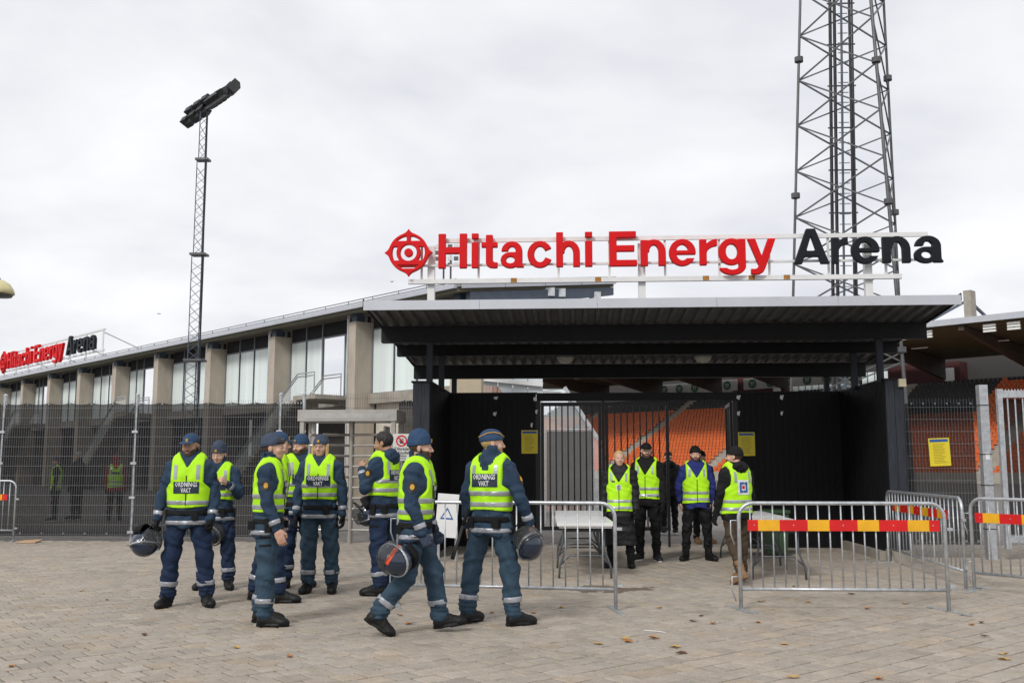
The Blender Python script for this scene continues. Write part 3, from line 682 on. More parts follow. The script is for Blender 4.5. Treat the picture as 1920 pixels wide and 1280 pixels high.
# ------------------------------------------------------------------ mesh fences with shade net
def net_mat():
    m = bpy.data.materials.new('black_shade_net'); m.use_nodes = True; t = m.node_tree; n = t.nodes; l = t.links.new
    b = n['Principled BSDF']; b.inputs['Base Color'].default_value = (.010, .010, .011, 1); b.inputs['Roughness'].default_value = .8; b.inputs['Specular IOR Level'].default_value = .2
    tc = n.new('ShaderNodeTexCoord'); nz = n.new('ShaderNodeTexNoise'); nz.inputs['Scale'].default_value = 1.2; l(tc.outputs['Object'], nz.inputs['Vector'])
    mr = n.new('ShaderNodeMapRange'); mr.inputs[3].default_value = .80; mr.inputs[4].default_value = .88; l(nz.outputs['Fac'], mr.inputs[0]); l(mr.outputs[0], b.inputs['Alpha'])
    return m
M_net = net_mat()
M_wire = mat('galvanised_wire', (.19, .20, .21), .5, .5, .1, 10)
def fence(xs, y, zt, zb, label, group, net=True, wire=M_wire, post_h=.14, posts=True, plabels=None):
    for i in range(len(xs) - 1):
        x0, x1 = xs[i], xs[i + 1]
        t = thing('mesh_fence_panel', label if isinstance(label, str) else label[i], 'fence', ((x0 + x1) / 2, y, 0), 0, group)
        q = MB(); n = int((x1 - x0) / .05)
        for k in range(n + 1):
            x = x0 + .03 + k * .05
            if x < x1 - .01: q.bar((x, y, zb), (x, y, zt + .02), .0042, .0042)
        q.build('upright_wires', wire, t)
        q = MB(); z = zb + .06
        while z < zt: q.bar((x0, y - .006, z), (x1, y - .006, z), .0062, .0062); z += .2
        q.build('cross_wires', wire, t)
        if net:
            nx, nz_ = 24, 8; V = []; F_ = []
            for a in range(nx + 1):
                for b in range(nz_ + 1):
                    fx, fz = a / nx, b / nz_; sag = .035 * abs(math.sin(fx * math.pi * 6)) * (fz ** 6)
                    V.append((x0 + .02 + fx * (x1 - x0 - .04), y + .03 + .012 * math.sin(fx * 23 + fz * 7), zb + .03 + fz * (zt - zb - .06) - sag))
            for a in range(nx):
                for b in range(nz_): k = a * (nz_ + 1) + b; F_.append((k, k + 1, k + nz_ + 2, k + nz_ + 1))
            nt_ = mesh_obj('shade_net', V, F_, M_net, t)
            q = MB()
            for k in range(7):
                x = x0 + .05 + (x1 - x0 - .1) * k / 6
                for zz in (zt - .06, zb + .08): q.lathe([(.010, 0), (.017, .004), (.010, .006)], (0, 0, 0), 8); q.v[-24:] = [(x + a_, y + .02 - c_, zz + b_) for a_, b_, c_ in q.v[-24:]]
            q.build('eyelets', M_galv, nt_)
    if posts:
        for i, x in enumerate(xs):
            p = thing('fence_post', plabels[i], 'post', (x, y + .05, 0), 0, 'posts of the ' + group)
            q = MB(); q.tube([(x, y + .06, -.01), (x, y + .06, zt + post_h)], .038, 12); q.build('tube', M_galv, p)
            q = MB(); q.lathe([(.001, .03), (.03, .02), (.043, 0), (.043, -.02)], (x, y + .06, zt + post_h), 12); q.build('cap', M_galv, p)
            for zz in (.15, .85, 1.55, 2.2):
                q = MB(); q.box((x - .06, y - .012, zz), (x + .06, y + .02, zz + .05)); q.build('clamp', M_galv, p)
fence([-14.88, -11.96, -9.1, -6.05, -5.56], 20.25, 2.86, .06, ['netted wire mesh panel behind the barrier with the striped board', 'netted wire mesh panel through which two people in yellow vests show', 'netted wire mesh panel directly behind the bearded officer', 'narrow strip of netted wire mesh joining the turnstile'], 'left mesh fence', plabels=['round steel fence post beyond the end of the striped barrier', 'round steel fence post beside the cardboard scrap', 'round steel fence post by the helmet of the bearded officer', 'round steel fence post behind the profile officer', 'round steel fence end post touching the turnstile'])
fence([-5.5, -3.62], 20.45, 3.0, 2.45, 'short wire mesh panel above the turnstile', 'mesh over the turnstile', net=False, wire=mat('dark_wire', (.12, .12, .12), .5, .5), posts=False)
fence([-3.6, -2.72], 20.25, 2.9, .06, 'narrow netted mesh panel between turnstile and black wing wall', 'mesh beside the wing wall', posts=False)
fence([5.36, 6.62], 16.9, 2.6, .22, 'wire mesh panel with black net between right wing wall and square gate post', 'right mesh fence', posts=False)
gp = thing('gate_post', 'square galvanised steel gate post at the end of the mesh fence', 'post', (6.74, 16.85, 0))
q = MB(); q.box((6.66, 16.78, -.01), (6.80, 16.92, 2.84)); q.build('column', M_galv, gp)
for zz in (.5, 1.2, 1.7, 2.5):
    q = MB(); q.box((6.652, 16.77, zz), (6.808, 16.93, zz + .012)); q.build('strap', M_black, gp)
q = MB(); q.box((6.70, 16.774, 1.62), (6.77, 16.779, 1.72)); q.build('sticker', M_white, gp)
sgte = thing('swing_gate', 'galvanised vertical bar swing gate with toothed top rail', 'gate', (8.2, 16.7, 0))
q = MB(); q.box((6.90, 16.66, .2), (6.98, 16.74, 2.76)); q.box((9.7, 16.66, .2), (9.78, 16.74, 2.76)); q.box((6.98, 16.66, 2.62), (9.7, 16.74, 2.73)); q.box((6.98, 16.66, .30), (9.7, 16.74, .40)); q.build('frame', M_galv, sgte)
for k in range(22):
    x = 7.07 + k * .12; q = MB(); q.tube([(x, 16.7, .40), (x, 16.7, 2.62)], .013, 6); q.build('bar', M_galv, sgte)
q = MB(); q.add([(6.99, 16.76, .42), (9.69, 16.76, .42), (9.69, 16.76, 2.60), (6.99, 16.76, 2.60)], [(0, 1, 2, 3)]); q.build('shade_net', M_net, sgte)
q = MB()
for k in range(54): q.add([(6.98 + k * .05, 16.70, 2.73), (7.02 + k * .05, 16.70, 2.73), (7.0 + k * .05, 16.70, 2.765), (6.98 + k * .05, 16.704, 2.73), (7.02 + k * .05, 16.704, 2.73), (7.0 + k * .05, 16.704, 2.765)], [(0, 1, 2), (5, 4, 3), (0, 2, 5, 3), (1, 4, 5, 2)])
q.build('spike_strip', M_galv, sgte)
# ------------------------------------------------------------------ full-height turnstile
ts = thing('turnstile', 'full height steel turnstile with stacked horizontal arms in the mesh fence', 'turnstile', (-4.38, 19.5, 0))
M_ts = mat('brushed_grey_steel', (.42, .40, .37), .4, .6, .12, 8)
q = MB(); q.box((-5.34, 19.05, 2.38), (-3.40, 20.1, 2.60)); hs = q.build('housing', M_ts, ts)
q = MB(); q.box((-5.20, 19.043, 2.43), (-3.55, 19.049, 2.53)); q.build('housing_panel', mat('pale_steel', (.45, .44, .42), .4, .6), hs)
q = MB(); q.tube([(-4.38, 19.55, 0), (-4.38, 19.55, 2.38)], .055, 12); rt = q.build('rotor_post', M_ts, ts)
for lv in range(10):
    z = .28 + lv * .205
    for a in (R(-20), R(100), R(220)):
        q = MB(); q.tube([(-4.38 + .05 * math.cos(a), 19.55 + .05 * math.sin(a), z), (-4.38 + .62 * math.cos(a), 19.55 + .62 * math.sin(a), z)], .024, 8); q.build('arm', M_ts, rt)
for x, y in ((-5.26, 19.12), (-5.26, 20.0), (-3.47, 19.12), (-3.47, 20.0)):
    q = MB(); q.box((x - .04, y - .04, 0), (x + .04, y + .04, 2.38)); q.build('leg', M_ts, ts)
for lv in range(10):
    z = .18 + lv * .205; q = MB(); q.tube([(-5.22, 19.55, z + .1), (-4.62, 19.55, z + .1)], .024, 8); q.build('guide_bar', M_ts, ts)
q = MB(); q.box((-3.74, 19.5, .05), (-3.70, 20.0, 2.3)); q.build('side_guide', M_ts, ts)
q = MB(); q.box((-5.245, 19.53, .1), (-5.20, 19.57, 2.36)); q.build('guide_post', M_ts, ts)
# prohibition sign on the turnstile side
c = on_plane(753, 838, 19.0)
ps = thing('prohibition_sign', 'white sign with red crossed ring and black hand beside the turnstile', 'sign', c)
q = MB(); q.box((c.x - .165, 18.985, c.z - .255), (c.x + .165, 18.995, c.z + .255)); q.build('plate', M_white, ps)
def flat(poly, y): return [(c.x + a, y, c.z + b) for a, b in poly]
n = 32; q = MB(); zc = .12; ring_o = [(.108 * math.cos(2 * math.pi * i / n), zc + .108 * math.sin(2 * math.pi * i / n)) for i in range(n)]; ring_i = [(.082 * math.cos(2 * math.pi * i / n), zc + .082 * math.sin(2 * math.pi * i / n)) for i in range(n)]
q.add(flat(ring_o + ring_i, 18.981), [(i, (i + 1) % n, n + (i + 1) % n, n + i) for i in range(n)])
s_ = .058; q.add(flat([(-s_ - .01, zc + s_ - .008), (-s_ + .008, zc + s_ + .01), (s_ + .01, zc - s_ + .008), (s_ - .008, zc - s_ - .01)], 18.980), [(0, 1, 2, 3)]); q.build('red_ring', M_red, ps)
q = MB(); q.add(flat([(-.03, zc - .05), (.03, zc - .05), (.035, zc - .005), (-.032, zc - .005)], 18.983), [(0, 1, 2, 3)])
for k, (dx_, L_) in enumerate(((-.026, .045), (-.008, .055), (.010, .052), (.027, .04))): q.add(flat([(dx_ - .006, zc - .006), (dx_ + .006, zc - .006), (dx_ * 1.25 + .005, zc + L_), (dx_ * 1.25 - .005, zc + L_)], 18.983), [(0, 1, 2, 3)])
q.add(flat([(-.03, zc - .03), (-.03, zc - .012), (-.058, zc + .012), (-.062, zc)], 18.983), [(0, 1, 2, 3)]); q.build('hand_symbol', M_ink, ps)
for txt, zz, sz in (('Tillträde', -.035, .085), ('förbjudet', -.105, .085)):
    v, f = text_mesh(txt, sz, 0, .0015); mesh_obj('sign_text', stand_up(v, c.x, 18.982, c.z + zz), f, M_ink, ps)
for zz, hw, hh in ((-.165, .10, .012), (-.198, .085, .006), (-.222, .09, .006)):
    q = MB(); q.add(flat([(-hw, zz - hh), (hw, zz - hh), (hw, zz + hh), (-hw, zz + hh)], 18.982), [(0, 1, 2, 3)]); q.build('small_print_line', mat('grey_print', (.22, .22, .22), .6), ps)
# ------------------------------------------------------------------ crowd barriers
M_red2 = mat('red_reflective_sheet', (.62, .008, .008), .4); M_yel2 = mat('yellow_reflective_sheet', (.78, .40, .012), .4)
def barrier(p0, p1, label, board=None, nb=16, ht=1.10, hook=True):
    p0, p1 = Vector((p0[0], p0[1], ZP)), Vector((p1[0], p1[1], ZP)); L = (p1 - p0).length; a = math.atan2(p1.y - p0.y, p1.x - p0.x)
    t = thing('crowd_barrier', label, 'barrier', p0, a, 'crowd control barriers')
    rr = .15
    arc = [(rr - rr * math.cos(x), ht - rr + rr * math.sin(x)) for x in np.linspace(0, math.pi / 2, 7)]
    pts = [(0, 0, .0)] + [(x, 0, z) for x, z in arc] + [(L - x, 0, z) for x, z in arc[::-1]] + [(L, 0, .0)]
    q = MB(); q.tube(pts, .0205, 10); q.build('frame', M_galv, t, True, True)
    q = MB(); q.tube([(0.018, 0, .215), (L - .018, 0, .215)], .018, 10); q.build('bottom_rail', M_galv, t, True, True)
    for i in range(nb):
        x = L * (i + 1) / (nb + 1) if nb > 1 else L / 2; top = ht
        if x < rr: top = ht - rr + math.sqrt(rr * rr - (rr - x) ** 2)
        if x > L - rr: top = ht - rr + math.sqrt(rr * rr - (x - L + rr) ** 2)
        q = MB(); q.tube([(x, 0, .222), (x, 0, top - .006)], .0085, 6); q.build('bar', M_galv, t, True, True)
    for x, s_ in ((0, 1), (L, 1)):
        q = MB(); q.bar((x - .10 * s_, .30, .006), (x + .10 * s_, -.30, .006), .055, .012); q.build('foot', M_galv, t, False, True)
    if hook:
        for z in (.22, .80):
            q = MB(); q.tube([(-.01, 0, z + .12), (-.085, 0, z + .12), (-.088, 0, z - .02), (-.05, 0, z - .13)], .008, 6); q.build('hook', M_galv, t, True, True)
            q = MB(); q.box((L + .018, -.02, z + .02), (L + .075, .02, z + .05)); q.build('socket', M_galv, t, False, True)
    if board:
        x0, x1 = board; z0, z1 = .815, .930; W_ = x1 - x0
        q = MB(); q.box((x0 + .002, -.032, z0 + .002), (x1 - .002, -.0215, z1 - .002)); bd = q.build('marker_board', M_galv, t, False, True)
        cuts = [0, .055, .168, .315, .428, .575, .686, .835, .945, 1.0]
        for i in range(9):
            q = MB(); q.box((x0 + cuts[i] * W_, -.0355, z0), (x0 + cuts[i + 1] * W_, -.0325, z1)); q.build('red_panel' if i % 2 == 0 else 'yellow_panel', M_red2 if i % 2 == 0 else M_yel2, bd, False, True)
        q = MB()
        for xx in (.035, .24, .5, .76, .965): q.cbox((x0 + xx * W_, -.037, z0 + .06), (.012, .003, .012))
        q.build('rivets', M_galv, bd, False, True)
    return t
barrier(on_ground(1390, 1147), on_ground(1780, 1150), 'galvanised barrier with full red and yellow board standing alone before the gateway', (.085, 2.06), 17)
barrier(on_ground(745, 1137), on_ground(1155, 1148), 'plain galvanised barrier without board behind the walking officers', None, 17)
pc = on_ground(1812, 1108); barrier((4.93, 16.25), (pc.x, pc.y), 'galvanised barrier with red and yellow board touching the right wing wall', (.45, 3.1), 20)
pd = on_ground(1828, 1110); barrier((pd.x, pd.y), (pd.x + 1.25, pd.y - 1.75), 'galvanised barrier with red and yellow board hooked onto the one by the wing wall', (.08, 1.95), 17)
pe = on_ground(24, 1016); barrier((pe.x - 2.2, pe.y - .15), (pe.x, pe.y), 'galvanised barrier with board leaning along the netted mesh fence', (.2, 2.05), 17, 1.2)
# ------------------------------------------------------------------ folding tables
M_tab = mat('white_plastic_table', (.74, .74, .73), .35, 0, .04, 3); M_tleg = mat('grey_table_leg', (.10, .11, .12), .45, .3)
def table(x, y, rz, label):
    t = thing('folding_table', label, 'table', (x, y, ZP), rz, 'white folding tables')
    q = MB(); q.box((-.38, -.91, .70), (.38, .91, .745)); q.build('table_top', M_tab, t, False, True)
    q = MB(); q.box((-.35, -.88, .672), (.35, .88, .699)); q.build('apron', M_tab, t, False, True)
    for s_ in (-1, 1):
        y0 = s_ * .66
        q = MB(); q.tube([(-.26, y0, .67), (-.26, y0, .38), (-.34, y0 + s_ * .02, .16), (-.35, y0 + s_ * .02, 0)], .0145, 8); q.build('leg', M_tleg, t, True, True)
        q = MB(); q.tube([(.26, y0, .67), (.26, y0, .38), (.34, y0 + s_ * .02, .16), (.35, y0 + s_ * .02, 0)], .0145, 8); q.build('leg', M_tleg, t, True, True)
        q = MB(); q.tube([(-.34, y0 + s_ * .02, .17), (-.20, y0 + s_ * .02, .30), (.20, y0 + s_ * .02, .30), (.34, y0 + s_ * .02, .17)], .012, 8); q.tube([(-.255, y0, .62), (.255, y0, .62)], .011, 8); q.build('brace', M_tleg, t, True, True)
        q = MB(); q.tube([(0, y0, .62), (0, y0 * .35, .67)], .010, 6); q.build('strut', M_tleg, t, True, True)
table(.12, 14.35, R(2), 'white folding table on the left of the passage, end nearest the plain barrier')
table(.08, 16.25, R(1), 'white folding table on the left of the passage, pushed up toward the bar gate')
table(2.72, 14.35, R(-1), 'white folding table on the right of the passage behind the striped barrier')
table(2.76, 16.25, R(0), 'white folding table on the right of the passage, end toward the open gate')
# white poster sheet by the left wing wall
c = on_plane(838, 966, 15.9); pt = thing('poster_board', 'white sheet with a blue triangle leaning at the left wing wall', 'poster', (c.x, 15.9, 0))
M = Matrix.Translation((c.x, 15.9, c.z)) @ Matrix.Rotation(R(-4), 4, 'X') @ Matrix.Rotation(R(4), 4, 'Y')
q = MB(); q.box((-.17, 0, -.34), (.17, .008, .34), M); q.build('sheet', M_white, pt)
q = MB(); q.add([M @ Vector(p) for p in [(-.11, -.002, -.06), (.11, -.002, -.06), (0, -.002, .13), (-.075, -.002, -.035), (.075, -.002, -.035), (0, -.002, .09)]], [(0, 1, 4, 3), (1, 2, 5, 4), (2, 0, 3, 5)]); q.build('triangle', M_blue, pt)
q = MB(); q.box((-.16, .05, -c.z + .02), (-.12, .09, .2), Matrix.Translation((c.x, 15.9, c.z))); q.box((.12, .05, -c.z + .02), (.16, .09, .2), Matrix.Translation((c.x, 15.9, c.z))); q.build('easel_leg', M_galv, pt)
# green bin behind the right table
q = MB(); q.prism([(3.22, .05), (3.56, .05), (3.60, .72), (3.18, .72)], 'y', 17.2, 17.6); gb = thing('wheelie_bin', 'dark green bin standing behind the right folding tables', 'bin', (3.4, 17.4, 0)); q.build('bin_body', mat('green_plastic', (.02, .06, .018), .5), gb)
q = MB(); q.box((3.16, 17.17, .73), (3.62, 17.63, .78)); q.build('lid', mat('green_plastic', (.02, .06, .018), .5), gb)
# ------------------------------------------------------------------ things just inside the gate
M_pale = mat('pale_sheet_cladding', (.55, .60, .62), .5, 0, .06, 1)
sh = thing('pale_shed', 'pale clad shed with a rusty stained gutter behind the black screen wall', 'shed', (-2.0, 30, 0))
a0, a1 = on_plane(905, 720, 30), on_plane(1018, 720, 30)
for k in range(4):
    x0 = a0.x + (a1.x - a0.x) * k / 4; x1 = a0.x + (a1.x - a0.x) * (k + 1) / 4; q = MB(); q.box((x0 + .01, 30, 0), (x1 - .01, 30.1, 5.2)); q.build('wall_panel', M_pale, sh)
q = MB(); q.bar((a0.x - .1, 29.9, 4.15), (a1.x, 29.9, 3.95), .12, .12); q.build('rail', M_white, sh)
q = MB(); q.add([(a0.x, 29.85, 3.2), (a0.x + .9, 29.85, 3.2), (a0.x + .5, 29.85, 3.9), (a0.x, 29.85, 3.95)], [(0, 1, 2, 3)]); q.build('rust_stain_panel', mat('rust_streaks', (.50, .46, .42), .8, col2=(.22, .06, .02), scale=3, stretch=(6, 6, .4)), sh)
q = MB(); b0 = on_plane(858, 720, 27); b1 = on_plane(902, 720, 27); q.box((b0.x, 27, 0), (b1.x, 27.8, 6)); tag(q.build('concrete_pillar', mat('sand_concrete', (.45, .38, .27), .9, 0, .1, 2)), 'sand coloured concrete pillar standing behind the black screen wall', 'pillar')
sp2 = thing('site_fence_panel', 'grey screened site fence panel standing inside the closed gate', 'fence', (-.6, 26, 0))
p0, p1 = on_plane(1022, 805, 26), on_plane(1112, 805, 26)
q = MB(); q.tube([(p0.x, 26, .05), (p0.x, 26, p0.z), (p1.x, 26, p0.z), (p1.x, 26, .05)], .025, 8); q.build('frame', M_galv, sp2)
q = MB(); q.box((p0.x + .04, 26.02, .5), (p1.x - .04, 26.03, p0.z - .04)); q.build('screen', mat('grey_screen', (.14, .135, .13), .8, 0, .15, 2), sp2)
q = MB()
for k in range(24): q.bar((p0.x + k * (p1.x - p0.x) / 24, 26.0, .1), (p0.x + k * (p1.x - p0.x) / 24, 26.0, p0.z), .006, .006)
q.build('wires', M_wire, sp2)
r0 = on_plane(1012, 760, 34); r1 = on_plane(1130, 830, 34)
tr_ = thing('glazed_stair_cover', 'slanting clear glazed cover over a stair beyond the gate', 'shelter', (r0.x, 34, 0))
q = MB(); q.add([(r0.x - .2, 34, 0), (r0.x + .9, 34, 4.15), (r1.x, 34, 2.2), (r1.x, 34, 0), (r0.x - .2, 34, 4.15)], [(0, 4, 1, 2, 3)]); q.build('glazing', M_glassclear, tr_)
q = MB(); q.bar((r0.x + .85, 33.95, 4.2), (r1.x, 33.95, 2.2), .1, .12); q.bar((r1.x, 33.95, 0), (r1.x, 33.95, 2.25), .1, .1); q.build('frame', M_galv, tr_)
q = MB(); q.add([(r0.x - .1, 35, 0), (r0.x - .1, 35, 3.3), (r0.x + 1.5, 35, 2.5), (r0.x + 1.5, 35, 0)], [(0, 1, 2, 3)]); q.build('brown_boarding', mat('brown_board', (.35, .12, .05), .8), tr_)
# ------------------------------------------------------------------ big lattice floodlight tower
M_tow = mat('tower_steel', (.10, .10, .105), .5, .5, .25, 2); M_tow2 = mat('tower_brace_steel', (.15, .17, .18), .5, .5, .25, 2); M_cab = mat('black_cable', (.008, .008, .012), .5)
tw = thing('floodlight_tower', 'tall three legged steel lattice tower with ladder and cables behind the canopy', 'tower', (12, 40, 0))
def leg_at(z, which):
    t = z / 20.0
    lo, hi, Y = {'L': ((1478, 945), (1500, 0), 40.3), 'R1': ((1716, 945), (1643, 0), 38.0), 'R2': ((1706, 945), (1648, 0), 42.0)}[which]
    a = on_plane(lo[0], lo[1], Y); b = on_plane(hi[0], hi[1], Y); zb = b.z; p = a + (b - a) * ((z - a.z) / (b.z - a.z)); p.z = z
    cx, cy = 12.2, 40.1; k = t * .30
    p.y = Y + (cy - Y) * k; return p
BAY = 1.93; NB = 16
for wn in ('L', 'R1', 'R2'):
    q = MB(); q.tube([leg_at(0, wn), leg_at(NB * BAY, wn)], .07 if wn == 'R1' else .055, 8); q.build('leg', M_tow, tw)
    for k in (3, 6, 9, 12):
        z = k * BAY + {'L': .9, 'R1': .1, 'R2': .5}[wn]; c = leg_at(z, wn); q = MB(); q.lathe([(.08, -.10), (.18, -.10), (.18, -.01), (.18, .01), (.18, .10), (.08, .10)], c, 10); q.build('leg_flange', M_tow, tw)
for A, B in (('L', 'R1'), ('L', 'R2'), ('R1', 'R2')):
    for k in range(NB):
        for (a, b) in ((k, k + 1), (k + 1, k)):
            q = MB(); q.bar(leg_at(a * BAY, A), leg_at(b * BAY, B), .055, .055); q.build('brace', M_tow if A == 'L' and B == 'R1' else M_tow2, tw)
def mid(z, px0, px1):
    a = on_plane(px0, 555, 40.5); b = on_plane(px1, 0, 40.5); p = a + (b - a) * ((z - a.z) / (b.z - a.z)); p.z = z; return p
for a, b, r_ in ((1562, 1556, .07), (1571, 1564, .07), (1583, 1577, .05), (1603, 1592, .06), (1607, 1597, .04)):
    q = MB(); q.tube([mid(0, a, b), mid(31, a, b)], r_, 6); q.build('cable_run' if a != 1583 else 'ladder_rail', M_cab if a != 1583 else M_bluesteel, tw)
for k in range(70):
    z = 1 + k * .43; q = MB(); q.bar(mid(z, 1576, 1570), mid(z, 1598, 1588), .03, .03); q.build('rung', M_tow2, tw)
for k in range(17):
    z = 1 + k * 1.8; q = MB(); q.bar(mid(z, 1556, 1550), mid(z, 1612, 1602), .05, .05); q.build('cable_bracket', M_tow, tw)
# ------------------------------------------------------------------ slim floodlight mast in front of the stand
def lattice(par, base, wd, z0, z1, r_, step, m):
    pts = [Vector((base.x + wd / 2 * math.cos(a), base.y + wd / 2 * math.sin(a), 0)) for a in (R(-30), R(90), R(210))]
    for p in pts: q = MB(); q.tube([p + Vector((0, 0, z0)), p + Vector((0, 0, z1))], r_, 6); q.build('leg', m, par)
    n = int((z1 - z0) / step)
    for i in range(3):
        q = MB()
        for k in range(n):
            a, b = (pts[i], pts[(i + 1) % 3]) if k % 2 else (pts[(i + 1) % 3], pts[i]); q.bar(a + Vector((0, 0, z0 + k * step)), b + Vector((0, 0, z0 + (k + 1) * step)), r_ * .9, r_ * .9)
        q.build('bracing', m, par)
ms = on_plane(362, 760, 45.0); ms.z = 0
mt = thing('floodlight_mast', 'slim lattice mast with a crossarm of floodlights before the concrete grandstand', 'mast', ms)
mtop = on_plane(379, 230, 45.0)
A0 = on_plane(350, 230, 47.0); A1 = on_plane(436, 172, 42.3); AM = A0 + (A1 - A0) * ((47.0 - ms.y) / 4.7); lx_ = AM.x - ms.x; zt_ = AM.z - .1
sec = ((0, 6.4, .80, .0), (6.4, 11.4, .66, .3), (11.4, 16.0, .54, .62), (16.0, zt_, .42, .9))
for z0, z1, wd, k in sec: lattice(mt, ms + Vector((lx_ * k, 0, 0)), wd, z0, z1, .022, .42, M_bluesteel)
for (z0, z1, wd, k) in sec[1:]:
    q = MB(); q.cbox((ms.x + lx_ * k, ms.y, z0), (wd + .2, wd + .05, .10)); q.build('collar', M_tow, mt)
q = MB(); q.tube([(ms.x + .34 + lx_ * z / zt_ * .9 - .008 * z, ms.y - .2, z) for z in np.linspace(0, zt_, 24)], .04, 6); q.build('cable', M_cab, mt)
M_lampd = mat('dark_lamp_housing', (.02, .021, .023), .5, .2, .2, 4)
q = MB(); q.bar(A0, A1, .16, .16); q.build('crossarm', M_lampd, mt)
q = MB(); q.bar(A0 + Vector((0, 0, .5)), A1 + Vector((0, 0, .42)), .07, .07); q.build('top_rail', M_lampd, mt)
ang = math.atan2(dP[1], dP[0]) - R(90)
for k in range(12):
    c = A0 + (A1 - A0) * (k / 11); up_ = (.42 if k % 2 else .05) if k < 6 else .22
    M = Matrix.Translation(c + Vector((.05, 0, up_))) @ Matrix.Rotation(ang + (R(150) if k >= 10 else 0), 4, 'Z') @ Matrix.Rotation(R(62 if k < 9 else 40), 4, 'X')
    q = MB(); q.cbox((0, 0, 0), (.62 if k < 9 else .70, .30, .52), M); hl = q.build('floodlight', M_lampd, mt)
    q = MB(); q.box((-.26, .1505, -.21), (.26, .156, .21), M); q.build('lamp_glass', mat('lamp_glass', (.75, .76, .72), .3), hl)
# far mast seen past the sign
fm = on_plane(838, 480, 150.0); fmb = Vector((fm.x, 150, 0)); fmt = thing('floodlight_mast', 'very distant floodlight mast with a square lamp cluster seen behind the first sign letter', 'mast', fmb)
q = MB(); q.tube([(fm.x - .5, 150, 0), (fm.x - .5, 150, fm.z)], .16, 6); q.tube([(fm.x + .6, 150, 0), (fm.x + .6, 150, fm.z)], .16, 6); q.build('pole', M_tow, fmt)
for r_ in range(4):
    for k in range(4):
        q = MB(); q.cbox((fm.x - 1.4 + k * .95, 149.8, fm.z - 1.4 + r_ * .95), (.7, .3, .6), None); q.build('floodlight', M_tow if (r_ + k) % 3 else M_galv, fmt)
# street lamp at the left edge (pole stands outside the view)
lc = on_plane(-4, 548, 22.0)
la = thing('street_lamp', 'cream domed street lamp head on a curved arm above the netted fence', 'lamp', (lc.x - 1.3, 22, 0))
q = MB(); q.lathe([(.001, .30), (.12, .28), (.25, .20), (.33, .08), (.36, -.03), (.33, -.05)], lc, 24); q.build('lamp_hood', mat('cream_enamel', (.62, .56, .30), .4), la, True)
q = MB(); q.lathe([(.32, -.055), (.30, -.10), (.001, -.13)], lc, 24); q.build('lamp_bowl', mat('lamp_bowl', (.14, .14, .13), .2), la, True)
q = MB(); q.tube([(lc.x, 22, lc.z + .28), (lc.x - .2, 22, lc.z + .55), (lc.x - .9, 22, lc.z + .6), (lc.x - 1.3, 22, lc.z + .2), (lc.x - 1.3, 22, 0)], .06, 10); q.build('pole', M_galv, la, True)
# aircraft and bird, tiny in the sky
ac = on_plane(298, 588, 600); q = MB(); q.tube([ac + Vector((-1.0, 0, 0)), ac + Vector((1.2, 0, 0))], .22, 6); q.bar(ac + Vector((-.2, -1, .1)), ac + Vector((.2, 1, .1)), .5, .06); q.add([ac + Vector((-1.0, 0, 0)), ac + Vector((-.6, 0, 0)), ac + Vector((-1.05, 0, .5))], [(0, 1, 2)])
tag(q.build('aircraft', M_tow), 'tiny light aircraft far away in the cloudy sky', 'aircraft')
bd = on_plane(735, 528, 60); q = MB(); q.add([bd + Vector(p) for p in ((-.16, 0, .03), (0, .03, 0), (.15, 0, .05), (0, -.05, .01), (0, 0, -.04))], [(0, 1, 3), (1, 2, 3), (0, 3, 4), (3, 2, 4)])
tag(q.build('bird', M_black), 'small dark bird flying beside the sign emblem', 'bird')
# ------------------------------------------------------------------ litter and leaves on the paving
M_leaf = [mat('leaf_orange', (.36, .15, .035), .7, 0, .3, 40), mat('leaf_yellow', (.42, .27, .09), .7, 0, .3, 40), mat('leaf_brown', (.10, .045, .02), .8, 0, .3, 40)]
LP = [(22,1250,0),(152,1108,1),(200,1125,1),(270,1191,2),(443,1215,1),(505,1121,0),(543,1231,0),(750,1154,0),(768,1170,0),(922,1149,0),(1000,1150,0),(1053,1139,1),(1122,1207,1),(1178,1203,0),(1173,1198,1),(1227,1196,0),(1236,1140,1),(1266,1213,1),(1277,1225,2),(1300,1165,2),(1316,1155,2),(1337,1169,0),(1421,1167,0),(1428,1128,1),(1515,1129,0),(1596,1114,2),(1626,1141,0),(1698,1132,1),(1648,1273,0),(1822,1172,0),(1840,1167,2),(1847,1193,2),(1880,1227,1),(1883,1237,1),(1470,1208,1),(1487,1270,1),(1488,1100,2),(340,1020,0),(240,1023,0),(600,1010,1)]
for k, (u, v_, ci) in enumerate(LP):
    p = on_ground(u, v_, ZP); s_ = random.uniform(.022, .042); a = random.uniform(0, 6.28); n = 9; V = []
    for i in range(n):
        t = 2 * math.pi * i / n; rr = s_ * (1 + .35 * math.cos(2 * t) + .12 * math.cos(5 * t)); V.append((rr * math.cos(t + a), rr * math.sin(t + a) * .8, .006 + random.uniform(0, .016)))
    V = [(0, 0, .004)] + V; V2 = [(x, y, z - .0015) for x, y, z in V]
    o = mesh_obj('fallen_leaf', V + V2, [(0, 1 + i, 1 + (i + 1) % n) for i in range(n)] + [(n + 1, n + 2 + (i + 1) % n, n + 2 + i) for i in range(n)], M_leaf[ci])
    o.location = (p.x, p.y, ZP); tag(o, ['fallen curled orange leaf lying on the paving', 'fallen pale yellow leaf lying on the paving', 'fallen dark brown leaf lying on the paving'][ci], 'leaf', ['orange leaves on the paving', 'yellow leaves on the paving', 'brown leaves on the paving'][ci])
